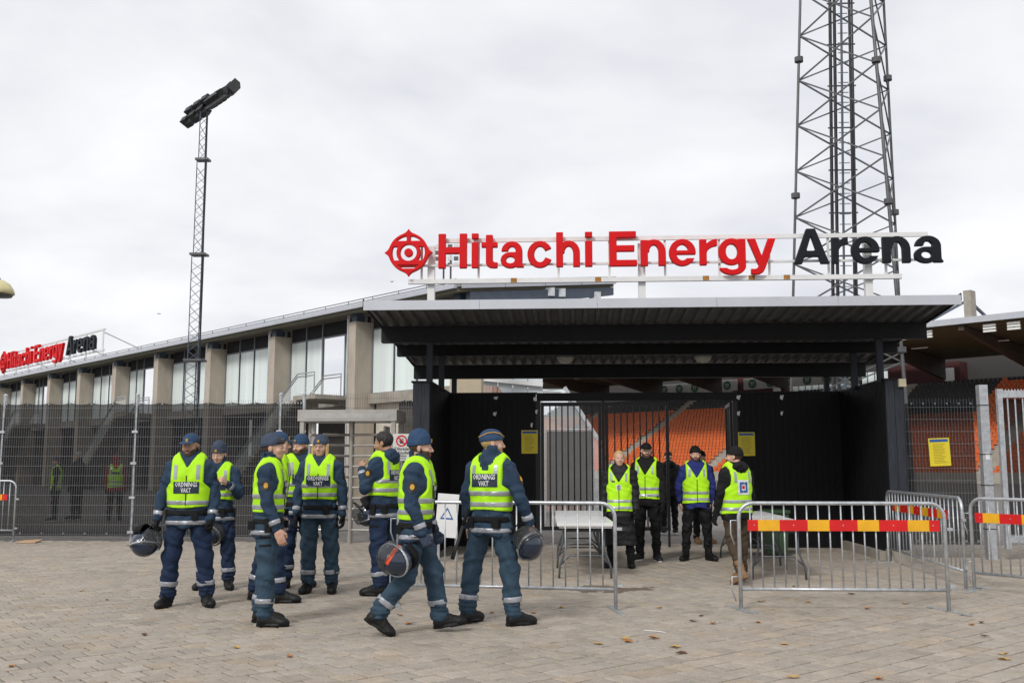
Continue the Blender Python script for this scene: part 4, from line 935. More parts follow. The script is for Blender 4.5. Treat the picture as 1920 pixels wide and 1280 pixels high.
c = on_ground(52, 1017, ZP); q = MB(); q.add([(c.x - .22, c.y - .1, ZP + .004), (c.x + .2, c.y - .12, ZP + .004), (c.x + .16, c.y + .25, ZP + .05), (c.x - .2, c.y + .2, ZP + .03), (c.x - .22, c.y - .1, ZP + .010), (c.x + .2, c.y - .12, ZP + .010), (c.x + .16, c.y + .25, ZP + .056), (c.x - .2, c.y + .2, ZP + .036)], [(3,2,1,0),(4,5,6,7),(0,1,5,4),(1,2,6,5),(2,3,7,6),(3,0,4,7)])
tag(q.build('cardboard_scrap', mat('cardboard', (.48, .30, .17), .8)), 'torn piece of brown cardboard lying at the foot of the netted fence', 'cardboard')
a, b = on_ground(1208, 1182, ZP), on_ground(1248, 1186, ZP); q = MB(); q.tube([a + Vector((0, 0, .006)), (a + b) / 2 + Vector((0, .01, .007)), b + Vector((0, 0, .006))], .004, 6)
tag(q.build('drinking_straw', M_white), 'thin white straw lying on the paving before the barriers', 'straw')
# ------------------------------------------------------------------ people
M_skin = [mat('skin_light', (.56, .33, .24), .5, 0, .08, 9), mat('skin_tan', (.40, .22, .14), .5, 0, .08, 9)]
def cloth(name, c, rough=.75, var=.14, bump=.25):
    if name in MATS: return MATS[name]
    m = mat(name, c, rough, 0, var, 5, bump, 120, spec=.25); t = m.node_tree; n = t.nodes; l = t.links.new
    b = n['Principled BSDF']; old = b.inputs['Normal'].links[0].from_node      # creases: distorted ridged noise
    tc = [q for q in n if q.type == 'MAPPING'][0]
    nz = n.new('ShaderNodeTexNoise'); nz.inputs['Scale'].default_value = 6.5; nz.inputs['Detail'].default_value = 2; nz.inputs['Distortion'].default_value = .9; l(tc.outputs[0], nz.inputs['Vector'])
    s1 = n.new('ShaderNodeMath'); s1.operation = 'SUBTRACT'; s1.inputs[1].default_value = .5; l(nz.outputs['Fac'], s1.inputs[0])
    s2 = n.new('ShaderNodeMath'); s2.operation = 'ABSOLUTE'; l(s1.outputs[0], s2.inputs[0])
    bp = n.new('ShaderNodeBump'); bp.inputs['Strength'].default_value = .5; bp.inputs['Distance'].default_value = .06
    l(s2.outputs[0], bp.inputs['Height']); l(old.outputs[0], bp.inputs['Normal']); l(bp.outputs[0], b.inputs['Normal'])
    return m
M_uni = cloth('blue_uniform_cloth', (.022, .045, .082)); M_uni2 = cloth('grey_blue_trouser_cloth', (.032, .062, .095)); M_navy = cloth('navy_trouser_cloth', (.012, .025, .060))
M_hv = mat('fluorescent_yellow_mesh', (.45, .86, .012), .6, 0, .07, 6, .15, 120, spec=.3); M_refl = mat('silver_reflective_tape', (.36, .37, .40), .35, .35, .10, 20)
M_blk = cloth('black_cloth', (.007, .007, .008)); M_cap = cloth('blue_wool_cap', (.026, .058, .12)); M_capgrey = cloth('slate_wool', (.045, .06, .095))
M_boot = mat('black_leather', (.006, .006, .006), .5, 0, .3, 12, .25, 60, spec=.3); M_redj = cloth('red_jacket_cloth', (.33, .012, .018)); M_brown = cloth('brown_cloth', (.060, .042, .026)); M_tan = mat('tan_leather', (.22, .12, .05), .7)
M_patch = mat('dark_blue_patch', (.012, .022, .045), .6); M_txt = mat('white_lettering', (.72, .73, .75), .5); M_gold = mat('gold_embroidery', (.55, .30, .03), .6); M_or = mat('orange_tape', (.85, .09, .01), .5)
M_hair = {'dark': mat('dark_hair', (.012, .009, .007), .6, 0, .3, 30), 'blond': mat('blond_hair', (.48, .33, .14), .55, 0, .3, 40), 'brown': mat('brown_hair', (.07, .04, .022), .6, 0, .3, 30), 'beard': mat('beard_hair', (.07, .045, .033), .8, 0, .3, 60)}
M_eye = mat('eye_white', (.6, .6, .58), .2); M_iris = mat('dark_iris', (.02, .015, .012), .2); M_lip = mat('lip', (.42, .16, .13), .5)
def nets(fn, lo, hi, h):
    o, X, Y, Z = grid(lo, hi, h); return surface_nets(fn(X, Y, Z).astype(np.float32), o, h)
# ---- head, local: face +Y, origin between the ears at eye height
def head_sdf(X, Y, Z, f=1.0):
    d = ell(X, Y, Z, (0, -.015, .030), (.078, .097, .090))
    d = smin(d, ell(X, Y, Z, (0, .022, -.040), (.061, .070, .078)), .03)
    d = smin(d, ell(X, Y, Z, (0, .055, -.088), (.034 * f, .030, .026)), .03)
    d = smin(d, cone(X, Y, Z, (0, -.022, -.07), (0, -.045, -.20), .056 * f, .062 * f), .025)
    d = smin(d, cone(X, Y, Z, (-.034, .079, .020), (.034, .079, .020), .010, .010), .015)
    for s_ in (-1, 1):
        d = -smin(-d, ell(X, Y, Z, (s_ * .033, .103, .001), (.021, .017, .013)), .012)
        d = smin(d, ell(X, Y, Z, (s_ * .042, .062, -.035), (.022, .020, .022)), .02)
        d = np.minimum(d, ell(X, Y, Z, (s_ * .080, -.012, -.012), (.010, .021, .033)))
    d = smin(d, cone(X, Y, Z, (0, .090, .008), (0, .109, -.030), .008, .0135), .010)
    d = smin(d, cone(X, Y, Z, (-.013, .096, -.033), (.013, .096, -.033), .008, .008), .008)
    return d
HV, HF = nets(head_sdf, (-.10, -.12, -.20), (.10, .13, .125), .0055)
HVf, HFf = nets(lambda X, Y, Z: head_sdf(X, Y, Z, .85), (-.10, -.12, -.20), (.10, .13, .125), .0055)
def skull(X, Y, Z, o): return smin(ell(X, Y, Z, (0, -.015, .030), (.078 + o, .097 + o, .090 + o)), ell(X, Y, Z, (0, .022, -.040), (.061 + o, .070 + o, .078 + o)), .03)
HEADGEAR = {}
def gear(kind):
    if kind in HEADGEAR: return HEADGEAR[kind]
    r = []
    if kind.startswith('beanie'):
        tall = .028 if 'tall' in kind else .008
        def fn(X, Y, Z):
            a = ell(X, Y, Z, (0, -.018, .040 + tall / 2), (.088, .107, .093 + tall)); pl = .032 + .22 * (Y - .09) * .6 - Z
            b = np.maximum(skull(X, Y, Z, .016), np.abs(Z - (.052 + .13 * (Y - .09))) - .022)
            w_ = .002 * np.sin(60 * np.arctan2(X, Y + .015))
            return smin(np.maximum(a, pl), b, .006) + w_
        r.append(('beanie', nets(fn, (-.11, -.14, -.02), (.11, .11, .18), .006)))
    elif kind == 'cap':
        r.append(('cap_crown', nets(lambda X, Y, Z: np.maximum(ell(X, Y, Z, (0, -.015, .040), (.086, .105, .092)), .036 - Z), (-.1, -.13, .02), (.1, .11, .15), .006)))
        r.append(('cap_brim', nets(lambda X, Y, Z: np.maximum(np.maximum(ell(X, Y, Z, (0, .075, 0), (.078, .105, 1e3)), np.abs(Z - (.046 - 2.2 * X * X - .18 * (Y - .09))) - .004), .07 - Y), (-.09, .05, .0), (.09, .19, .07), .005)))
    elif kind == 'garrison':
        def fn(X, Y, Z):
            d = np.maximum(ell(X, Y, Z, (0, -.014, .050), (.080 - .022 * np.clip((Z - .06) / .08, 0, 1), .116, .088)), (.030 + .10 * (Y - .05)) - Z)
            return smin(d, np.maximum(skull(X, Y, Z, .013), np.abs(Z - (.050 + .10 * (Y - .05))) - .020), .008)
        r.append(('garrison_cap', nets(fn, (-.1, -.15, -.01), (.1, .13, .15), .006)))
    elif kind == 'hair_short':
        r.append(('hair', nets(lambda X, Y, Z: np.maximum(skull(X, Y, Z, .011) + .003 * np.sin(90 * X) * np.sin(80 * Y + 60 * Z), np.maximum(Y - .05 - .55 * (Z - .06), -.058 - Z)), (-.11, -.13, -.08), (.11, .11, .15), .006)))
    elif kind == 'hair_bob':
        def fn(X, Y, Z):
            a = np.maximum(skull(X, Y, Z, .012), np.maximum(Y - .045 - .6 * (Z - .05), -.07 - Z))
            for s_ in (-1, 1): a = smin(a, cone(X, Y, Z, (s_ * .078, .015, .01), (s_ * .082, .03, -.115), .022, .017), .02)
            return smin(a, cone(X, Y, Z, (0, -.085, .0), (0, -.08, -.10), .06, .05), .03) + .0025 * np.sin(150 * X + 90 * Y)
        r.append(('hair', nets(fn, (-.12, -.16, -.15), (.12, .11, .15), .006)))
    elif kind == 'hair_back':
        r.append(('hair', nets(lambda X, Y, Z: np.minimum(np.maximum(skull(X, Y, Z, .008), np.maximum(Y - .05 - .75 * (Z - .065), -.06 - Z)), ell(X, Y, Z, (0, -.12, .02), (.03, .035, .03))), (-.11, -.16, -.08), (.11, .11, .15), .006)))
    elif kind == 'nape':
        r.append(('hair', nets(lambda X, Y, Z: np.maximum(skull(X, Y, Z, .005), np.maximum(Y + .005 - .1 * Z, np.maximum(-.055 - Z, Z - .06))), (-.1, -.12, -.07), (.1, .03, .08), .0055)))
    elif kind == 'beard':
        def fn(X, Y, Z):
            d = head_sdf(X, Y, Z) - .0045; m_ = np.maximum(Z + .064 - .95 * np.maximum(np.abs(X) - .030, 0), -.004 - Y); lips = ell(X, Y, Z, (0, .10, -.066), (.022, .03, .009))
            d = np.maximum(np.maximum(d, m_), -lips); st_ = np.maximum(head_sdf(X, Y, Z) - .004, np.maximum(np.abs(Z + .052) - .006, np.maximum(np.abs(X) - .032, .06 - Y)))
            return np.maximum(np.minimum(d, st_), -(Z + .135))
        r.append(('beard', nets(fn, (-.09, -.03, -.14), (.09, .13, -.0), .005)))
    elif kind == 'lips': r.append(('lips', nets(lambda X, Y, Z: ell(X, Y, Z, (0, .0895, -.066), (.023, .009, .0075)), (-.03, .07, -.08), (.03, .105, -.05), .004)))
    elif kind in ('eye', 'iris'):
        for s_ in (-1, 1):
            if kind == 'eye': r.append(('eye', nets(lambda X, Y, Z: ell(X, Y, Z, (s_ * .033, .080, .001), (.013, .009, .0062)), (s_ * .033 - .016, .07, -.01), (s_ * .033 + .016, .095, .012), .0035)))
            else: r.append(('iris', nets(lambda X, Y, Z: ell(X, Y, Z, (s_ * .033, .0868, .001), (.0056, .0040, .0054)), (s_ * .033 - .008, .082, -.007), (s_ * .033 + .008, .096, .009), .0025)))
    HEADGEAR[kind] = r; return r
# ---- right hand, local: wrist at origin, fingers along -Z, palm towards -X, thumb +Y
def hand_sdf(curl, fat):
    ch = []
    for k, (y, L_) in enumerate(((.031, .072), (.0105, .080), (-.010, .075), (-.030, .060))):
        p = np.array([0, y, -.090]); a = 0; seg = (.45, .32, .27); q = [p]
        for j in range(3):
            a += R(curl[j]); p = p + L_ * seg[j] * np.array([-math.sin(a), y * .12 * (j == 0), -math.cos(a)]); q.append(p)
        ch.append(q)
    def fn(X, Y, Z):
        d = ell(X, Y, Z, (0, 0, -.050), (.0185 + fat, .044 + fat, .058 + fat)); d = smin(d, cone(X, Y, Z, (0, 0, .05), (0, 0, -.02), .029 + fat, .027 + fat, (0, .8)), .02)
        for q in ch:
            f = None
            for j in range(3):
                c = cone(X, Y, Z, q[j], q[j + 1], .0105 - .0012 * j + fat, .0098 - .0012 * j + fat); f = c if f is None else np.minimum(f, c)
            d = smin(d, f, .006)
        t = np.minimum(cone(X, Y, Z, (-.004, .032, -.025), (-.016, .058, -.062), .015 + fat, .012 + fat), cone(X, Y, Z, (-.016, .058, -.062), (-.026 - .0002 * curl[0], .056 - .0003 * curl[0], -.093), .012 + fat, .0095 + fat))
        return smin(d, t, .008)
    return nets(fn, (-.09, -.06, -.19), (.04, .085, .06), .0048)
HANDS = {('relax', 0): hand_sdf((14, 28, 26), 0), ('grip', 0): hand_sdf((62, 78, 55), 0), ('relax', 1): hand_sdf((18, 30, 28), .004), ('grip', 1): hand_sdf((60, 75, 50), .004)}
def boot_sdf(X, Y, Z):
    d = cone(X, Y, Z, (0, -.055, .045), (0, .135, .040), .047, .047, (2, .95)); d = smin(d, ell(X, Y, Z, (0, .145, .035), (.050, .062, .042)), .02)
    d = smin(d, cone(X, Y, Z, (0, -.035, .07), (0, -.042, .235), .055, .057), .035); d = smin(d, cone(X, Y, Z, (0, .03, .085), (0, .11, .055), .043, .035), .02)
    d = d + .0012 * np.sin(Y * 160) * (Z > .07); sole = np.maximum(np.maximum(ell(X, Y, Z, (0, .048, 0), (.056, .158, 1e3)), np.abs(Z - .012) - .013), -np.maximum(np.abs(Y - .01) - .028, Z - .008))
    return np.maximum(np.minimum(d, sole), -Z)
BOOT = nets(boot_sdf, (-.07, -.12, 0), (.07, .22, .24), .0075)
SHOE = nets(lambda X, Y, Z: np.maximum(np.maximum(boot_sdf(X, Y, Z), Z - .105), -Z), (-.07, -.12, 0), (.07, .22, .12), .0075)
def nrm(v): v = np.asarray(v, float); return v / np.linalg.norm(v)
LEVELS = [(-.13, .200, .150), (-.04, .192, .145), (.08, .180, .135), (.20, .188, .138), (.32, .205, .143), (.42, .212, .135), (.495, .185, .105), (.545, .120, .082)]
def fold(X, Y, Z, a, ph):
    return a * (np.sin(31 * Z + 17 * X + 2.2 * np.sin(19 * X + 13 * Y + ph) + ph) * .55 + np.sin(47 * Z - 29 * X + 23 * Y + 1.7 * np.sin(23 * Z + ph * 2)) * .45)
def person(loc, th, S_=1.0, label='', lean=(0, 0), tw=0, head=(0, 0, 0), armR=None, armL=None, legR=None, legL=None, jacket=None, trousers=None, boots=None, skin=0, hat=None, hatm=None, hair=None, beard=False, female=False, vest=None, gloves=None, long_coat=False, badge=False, belt=False, bands=True, text=None, hood=False, fat=0.0, group=None, shoe=False, puffy=False, logo=False, name_tag=False, face=True, soles=None, glasses=False, goggles=False):
    root = thing('person', label, 'person', (loc[0], loc[1], ZP), th, group); ph = rng.uniform(0, 6)
    hang = ((.16, .02, -1), (.07, .20, -1), 'relax', 0)
    armR = armR or hang; armL = armL or hang; legR = legR or ((.06, .02, -1), (.02, -.03, -1), 8, 0); legL = legL or legR
    J = {}
    low = 9
    for sd, s_, lg in (('R', 1, legR), ('L', -1, legL)):
        hip = np.array([s_ * .095, 0, 0]); f = np.array([s_, 1, 1])
        kn = hip + .435 * nrm(lg[0]) * f; an = kn + .43 * nrm(lg[1]) * f; J['hip' + sd], J['kn' + sd], J['an' + sd] = hip, kn, an
        p = R(lg[3]); low = min(low, an[2] - .088 * math.cos(p) - max(0, .19 * math.sin(p)), an[2] - .088 * math.cos(p) + min(0, .07 * math.sin(p)))
    z0 = -low
    for k in J: J[k] = J[k] + np.array([0, 0, z0])
    hc = np.array([0, 0, z0]); lean = np.array([lean[0], lean[1], 0.0]); ct, st_ = math.cos(R(tw)), math.sin(R(tw))
    def tp(x, y, zr_):      # torso point
        k = max(0, zr_) / .5; xx, yy = (x * (1 + (ct - 1) * min(k, 1)) - y * st_ * min(k, 1), x * st_ * min(k, 1) + y); return hc + np.array([xx, yy, zr_]) + lean * k
    neck = tp(0, -.015, .545)
    for sd, s_, ar in (('R', 1, armR), ('L', -1, armL)):
        sh = tp(s_ * .188, -.005, .475); f = np.array([s_, 1, 1]); el = sh + .285 * nrm(ar[0]) * f; wr = el + .245 * nrm(ar[1]) * f; J['sh' + sd], J['el' + sd], J['wr' + sd] = sh, el, wr
    def torso(X, Y, Z, o=0.0, zmin=-9, levels=LEVELS):
        d = None
        for zr_, hw, r_ in levels:
            if zr_ < zmin: continue
            r2 = r_ + fat + o; a, b = tp(-(hw - r_), 0, zr_), tp(hw - r_, 0, zr_); c = cone(X, Y, Z, a, b, r2, r2, (1, .90 if not female else .92)); d = c if d is None else smin(d, c, .055)
        return d
    def arms(X, Y, Z, o=0.0, parts=(0, 1)):
        d = None; pf = .012 if puffy else 0
        for sd in 'RL':
            for k in parts:
                c = cone(X, Y, Z, J['sh' + sd], J['el' + sd], .076 + o + pf, .062 + o + pf) if k == 0 else cone(X, Y, Z, J['el' + sd], J['wr' + sd] + .01 * nrm(J['wr' + sd] - J['el' + sd]), .060 + o + pf, .045 + o + pf)
                d = c if d is None else smin(d, c, .02)
        return d
    allp = np.array([J[k] for k in ('shR', 'shL', 'elR', 'elL', 'wrR', 'wrL')] + [tp(-.2, 0, 0), tp(.2, 0, 0)])
    zlo = hc[2] - .17
    if long_coat: zlo = .32
    jl = allp.min(0) - .13; jh = allp.max(0) + .13; jl[2] = min(jl[2], zlo); jl[1] = min(jl[1], lean[1] - .22); jh[1] = max(jh[1], lean[1] + .22); jh[2] = max(jh[2], neck[2] + .12)
    SS = lambda v: np.asarray(v) * S_
    def put(nm, vf, m, par=root, smooth=True): return mesh_obj(nm, SS(vf[0]), vf[1], m, par, smooth, True)
    def jfn(X, Y, Z):
        d = torso(X, Y, Z)
        if long_coat:
            for zz, hw in ((.36, .26), (.55, .24), (.75, .215)): d = smin(d, cone(X, Y, Z, (-(hw - .17), 0, zz), (hw - .17, 0, zz), .17, .17, (1, .85)), .06)
            d = np.maximum(d, .34 - Z)
        else: d = np.maximum(d, hc[2] - .135 - Z + .012 * np.sin(X * 20 + ph))
        d = smin(d, arms(X, Y, Z), .035); d = smin(d, cone(X, Y, Z, neck, neck + np.array([0, .012, .095 if not hood else .05]), .092, .082), .03)
        if hood: d = smin(d, ell(X, Y, Z, neck + np.array([0, -.075, .015]), (.135, .085, .085)), .03)
        d = d + fold(X, Y, Z, .0105 if not puffy else .004, ph)
        if puffy: d = d + .011 * np.abs(np.sin(Z * 28)) - .006
        col_in = cone(X, Y, Z, neck + np.array([0, .012, .06]), neck + np.array([0, .02, .14]), .066, .072)
        return np.maximum(d, -col_in)
    jm = nets(jfn, jl, jh, .0135); jo = put('jacket', jm, jacket)
    jb = BVHTree.FromPolygons([tuple(p) for p in jm[0]], [tuple(int(i) for i in f) for f in jm[1]])
    # trousers
    tl = np.array([J[k] for k in ('hipR', 'hipL', 'knR', 'knL', 'anR', 'anL')]); lo_, hi_ = tl.min(0) - .13, tl.max(0) + .13; hi_[2] = hc[2] + .06
    def tfn(X, Y, Z):
        d = cone(X, Y, Z, hc + np.array([-.06, -.005, -.01]), hc + np.array([.06, -.005, -.01]), .132, .132, (1, .92))
        for sd, s_ in (('R', 1), ('L', -1)):
            h_, k_, a_ = J['hip' + sd], J['kn' + sd], J['an' + sd]; e_ = a_ + .045 * nrm(k_ - a_) if not shoe else a_ + .0 * k_
            l_ = smin(cone(X, Y, Z, h_, k_, .112, .088 if bands else .078), cone(X, Y, Z, k_, e_, .088 if bands else .076, .080 if bands else .062), .03)
            if bands: l_ = smin(l_, ell(X, Y, Z, (h_ * .45 + k_ * .55) + np.array([s_ * .075, .0, 0]), (.028, .062, .085)), .015)
            d = smin(d, l_, .025)
        ks = fold(X, Y, Z, .012, ph + 1); nk = 0
        for sd in 'RL': nk = nk + np.exp(-((Z - J['an' + sd][2] - .09) / .07) ** 2)
        return d + ks + .006 * np.minimum(nk, 1) * np.sin(Z * 150 + 6 * X + 4 * Y)
    tm = nets(tfn, lo_, hi_, .0135); to = put('trousers', tm, trousers)
    if bands:
        tb = BVHTree.FromPolygons([tuple(p) for p in tm[0]], [tuple(int(i) for i in f) for f in tm[1]])
        for sd, s_ in (('R', 1), ('L', -1)):
            c_ = J['hip' + sd] * .52 + J['kn' + sd] * .48; ax_ = nrm(J['kn' + sd] - J['hip' + sd]); o2 = np.array([s_, 0, 0.]); o2 = nrm(o2 - ax_ * (o2 @ ax_)); w2 = np.cross(ax_, o2)
            for t_, hw_ in ((-.075, .058), (.0, .055)):
                P_ = []
                for i in range(6):
                    for j in (-.011, .011):
                        h3 = tb.ray_cast(Vector(c_ + ax_ * (t_ + j) + w2 * (-hw_ + 2 * hw_ * i / 5) + o2 * .4), Vector(-o2))
                        if h3[0] is not None: P_.append((np.array(h3[0]) + o2 * .005) * S_)
                if len(P_) == 12: mesh_obj('pocket_flap', P_, [(2 * i, 2 * i + 1, 2 * i + 3, 2 * i + 2) for i in range(5)], M_blk, to, False, True)
    # boots
    for sd, s_, lg in (('R', 1, legR), ('L', -1, legL)):
        M = Matrix.Translation(Vector(J['an' + sd])) @ Matrix.Rotation(-s_ * R(lg[2]), 4, 'Z') @ Matrix.Rotation(-R(lg[3]), 4, 'X') @ Matrix.Translation((0, .035, -.088))
        v, f = SHOE if shoe else BOOT; A = np.array(M); v2 = v @ A[:3, :3].T + A[:3, 3]; bo = put('boot' if not shoe else 'shoe', (v2, f), boots or M_boot)
        if shoe or soles:
            q = v2[(v[:, 2] < .026)]
            sv, sf = nets(lambda X, Y, Z: np.maximum(ell(X, Y, Z, (0, .048, 0), (.060, .162, 1e3)), np.abs(Z - .013) - .012), (-.07, -.12, 0), (.07, .22, .03), .008); put('sole', (sv @ A[:3, :3].T + A[:3, 3], sf), soles or M_white, bo)
    # body: head, neck, inner limbs, hands as one mesh
    Hd = Matrix.Translation(Vector(neck + np.array([0, .035, .168]) )) @ Matrix.Rotation(R(head[0]), 4, 'Z') @ Matrix.Rotation(R(head[1]), 4, 'X') @ Matrix.Rotation(R(head[2]), 4, 'Y'); HA = np.array(Hd)
    hx = lambda v: np.asarray(v) @ HA[:3, :3].T + HA[:3, 3]
    V, F_ = [], []
    def acc(v, f): n0 = sum(len(q) for q in V); V.append(np.asarray(v)); F_.append(np.asarray(f) + n0)
    hv, hf = (HVf, HFf) if female else (HV, HF); acc(hx(hv), hf)
    inner = nets(lambda X, Y, Z: np.minimum(np.minimum(torso(X, Y, Z, -.05, 0), arms(X, Y, Z, -.025)), np.minimum(cone(X, Y, Z, tp(0, 0, .4), neck + np.array([0, 0, .1]), .06, .05), np.minimum(*[np.minimum(cone(X, Y, Z, J['hip' + s], J['kn' + s], .06, .045), cone(X, Y, Z, J['kn' + s], J['an' + s], .045, .035)) for s in 'RL']))), np.minimum(jl, lo_), np.maximum(jh, hi_), .03); acc(*inner)
    for sd, s_, ar in (('R', 1, armR), ('L', -1, armL)):
        dz = -nrm(J['wr' + sd] - J['el' + sd]); dxv = np.array([s_, 0, 0]) - dz * (dz @ np.array([s_, 0, 0])); dxv = nrm(dxv) * 1.0; dyv = np.cross(dz, dxv); A = np.stack([dxv * s_, dyv * s_, dz], 1)
        if s_ < 0: A = np.stack([-dxv, np.cross(dz, -dxv), dz], 1)
        rl_ = R(ar[3]) * s_; Rz = np.array([[math.cos(rl_), -math.sin(rl_), 0], [math.sin(rl_), math.cos(rl_), 0], [0, 0, 1]]); A = A @ Rz
        v, f = HANDS[(ar[2], 1 if gloves else 0)]; v = v.copy(); f = f.copy()
        if s_ < 0: v[:, 0] *= -1; f = f[:, ::-1]
        v = v @ A.T + J['wr' + sd] + .03 * nrm(J['wr' + sd] - J['el' + sd])
        J['hand' + sd] = J['wr' + sd] + .11 * nrm(J['wr' + sd] - J['el' + sd])
        if gloves: put('glove', (v, f), gloves)
        else: acc(v, f)
    put('body', (np.concatenate(V), np.concatenate(F_)), M_skin[skin])
    def wear(kind, m):
        out_ = None
        for nm, (v, f) in gear(kind): out_ = put(nm, (hx(v), f), m, out_ if out_ is not None and nm == 'cap_brim' else root)
        return out_
    if face: wear('eye', M_eye); wear('iris', M_iris); wear('lips', M_lip)
    if hair: wear(hair[0], M_hair[hair[1]])
    if beard: wear('beard', M_hair['beard'])
    if hat:
        ho = wear(hat, hatm or M_cap)
        if hat == 'garrison':
            q = MB(); q.tube([hx([(sx * .0 + x, y, z)])[0] * S_ for x, y, z, sx in [(.02, .104, .062, 0), (.062, .06, .090, 0), (.068, .0, .102, 0), (.064, -.06, .095, 0), (.045, -.108, .072, 0), (0, -.132, .058, 0), (-.045, -.108, .072, 0), (-.064, -.06, .095, 0), (-.068, .0, .102, 0), (-.062, .06, .090, 0), (-.02, .104, .062, 0)]], .005 * S_, 6); q.build('gold_piping', M_gold, ho, True, True)
        elif badge:
            q = MB(); q.cbox((0, 0, 0), (.026, .006, .032), Hd @ Matrix.Translation((0, .098 if hat != 'cap' else .092, .064))); q.v = [tuple(np.array(p) * S_) for p in q.v]; q.build('cap_badge', M_gold, ho, False, True)
    if glasses:
        q = MB()
        for s_ in (-1, 1): q.tube([hx([(s_ * .033 + .022 * math.cos(a_), .106 - .3 * abs(.022 * math.cos(a_)), .002 + .016 * math.sin(a_))])[0] * S_ for a_ in np.linspace(0, 2 * math.pi, 13)], .0022, 5)
        q.tube([hx([(x, .104, .005)])[0] * S_ for x in (-.012, 0, .012)], .002, 5); q.build('glasses', M_ink, root, True, True)
    if goggles:
        v, f = nets(lambda X, Y, Z: np.maximum(np.maximum(skull(X, Y, Z, .030), .055 - Y), np.abs(Z - .062) - .022), (-.1, .04, .02), (.1, .15, .11), .006); put('goggles', (hx(v), f), M_iris, ho if hat else root)
    # vest
    def on_surf(bv, o, d_, off):
        h_ = bv.ray_cast(Vector(o), Vector(d_).normalized())
        return None if h_[0] is None else np.array(h_[0] - Vector(d_).normalized() * off)
    if vest:
        hem, kind_ = vest; zc = lambda Z: Z - hc[2]
        def base(X, Y, Z, o): return smin(torso(X, Y, Z, o), np.minimum(*[cone(X, Y, Z, J['sh' + s], J['sh' + s] * .7 + J['el' + s] * .3, .076 + o, .07 + o) for s in 'RL']), .035)
        fr = nrm(tp(0, 1, .4) - tp(0, 0, .4)); rt_ = nrm(tp(1, 0, .4) - tp(0, 0, .4)); c4 = tp(0, 0, .4)
        def cutf(X, Y, Z, d):
            lx = (X - c4[0]) * rt_[0] + (Y - c4[1]) * rt_[1]; ly = (X - c4[0]) * fr[0] + (Y - c4[1]) * fr[1]; zr_ = Z - hc[2]
            lim = np.where(zr_ > .20, .165 + .9 * np.clip(.33 - zr_, 0, .2), .40); d = np.maximum(d, np.abs(lx) - lim)
            d = np.maximum(d, (hem - zr_) + .012 * np.sin(9 * lx + ph)); nk = np.sqrt(lx ** 2 + (ly + .02) ** 2) - .112; d = np.maximum(d, -np.maximum(nk, .46 - zr_)); vn = np.abs(lx) - (zr_ - (.34 if kind_ == 'steward' else .475)) * .62
            return np.maximum(d, -np.maximum(vn, .02 - ly))
        vl, vh = tp(0, 0, hem) - np.array([.36, .30, .04]), tp(0, 0, .62) + np.array([.36, .30, .02])
        vl = np.minimum(vl, tp(0, 0, .5) - np.array([.36, .3, 9])); vl[2] = hc[2] + hem - .04; vh = np.maximum(vh, tp(0, 0, .5) + np.array([.36, .3, 0])); vh[2] = hc[2] + .65
        vm = nets(lambda X, Y, Z: cutf(X, Y, Z, base(X, Y, Z, .019) + fold(X, Y, Z, .005, ph)), vl, vh, .0115); vo = put('vest', vm, M_hv)
        vb = BVHTree.FromPolygons([tuple(p) for p in vm[0]], [tuple(int(i) for i in f) for f in vm[1]])
        for zb_ in ((hem + .06, hem + .16) if kind_ != 'p1' else (hem + .045,)):
            put('reflective_band', nets(lambda X, Y, Z: np.maximum(cutf(X, Y, Z, base(X, Y, Z, .0235) + fold(X, Y, Z, .005, ph)), np.abs(Z - hc[2] - zb_) - .024), np.array([vl[0], vl[1], hc[2] + zb_ - .03]), np.array([vh[0], vh[1], hc[2] + zb_ + .03]), .010), M_refl, vo)
        for s_ in (-1, 1):                        # shoulder tapes
            for sgn in (1, -1):
                q = MB(); rows = []
                for t in np.linspace(0, 1, 7):
                    zz = .36 + t * .15; a_ = on_surf(vb, tp(s_ * .115 - .018, sgn * .5, zz), -fr * sgn, .004); b_ = on_surf(vb, tp(s_ * .115 + .018, sgn * .5, zz), -fr * sgn, .004)
                    if a_ is not None and b_ is not None and abs((a_ - c4) @ fr) < .3: rows.append((a_, b_))
                if len(rows) > 2:
                    q.add([p * S_ for r2 in rows for p in r2], [(2 * i, 2 * i + 1, 2 * i + 3, 2 * i + 2) for i in range(len(rows) - 1)]); q.build('shoulder_tape', M_refl, vo, False, True)
        def stick(verts2, sgn, off, cz, m, nm, par, faces):
            P_ = []
            for a_, b_ in verts2:
                p = on_surf(vb, tp(a_ * (1 if sgn < 0 else -1), sgn * .5, cz + b_), -fr * sgn, off)
                if p is None: return None
                P_.append(p * S_)
            return mesh_obj(nm, P_, faces, m, par, False, True)
        gridf = lambda nx, nz: [(i * (nz + 1) + j, (i + 1) * (nz + 1) + j, (i + 1) * (nz + 1) + j + 1, i * (nz + 1) + j + 1) for i in range(nx) for j in range(nz)]
        if text:
            for sgn, lines, zc_, wd in text:
                nx, nz = 14, 8; h2 = .060 if len(lines) > 1 else .028
                pt_ = stick([(-wd + 2 * wd * i / nx, -h2 + 2 * h2 * j / nz) for i in range(nx + 1) for j in range(nz + 1)], sgn, .005, zc_, M_patch, 'name_patch', vo, gridf(nx, nz))
                for k, ln_ in enumerate(lines):
                    v, f = text_mesh(ln_, .066, 0, .0014, res=1); off_ = (h2 / 2 if len(lines) > 1 else 0) * (1 if k == 0 else -1)
                    if pt_: stick([(a_, b_ + off_) for a_, b_ in v[:, :2] * [wd * 1.75 / max(.01, np.ptp(v[:, 0])) if k == 0 else wd * 1.75 / .27 * .72, 1]], sgn, .010, zc_, M_txt, 'lettering', pt_, f)
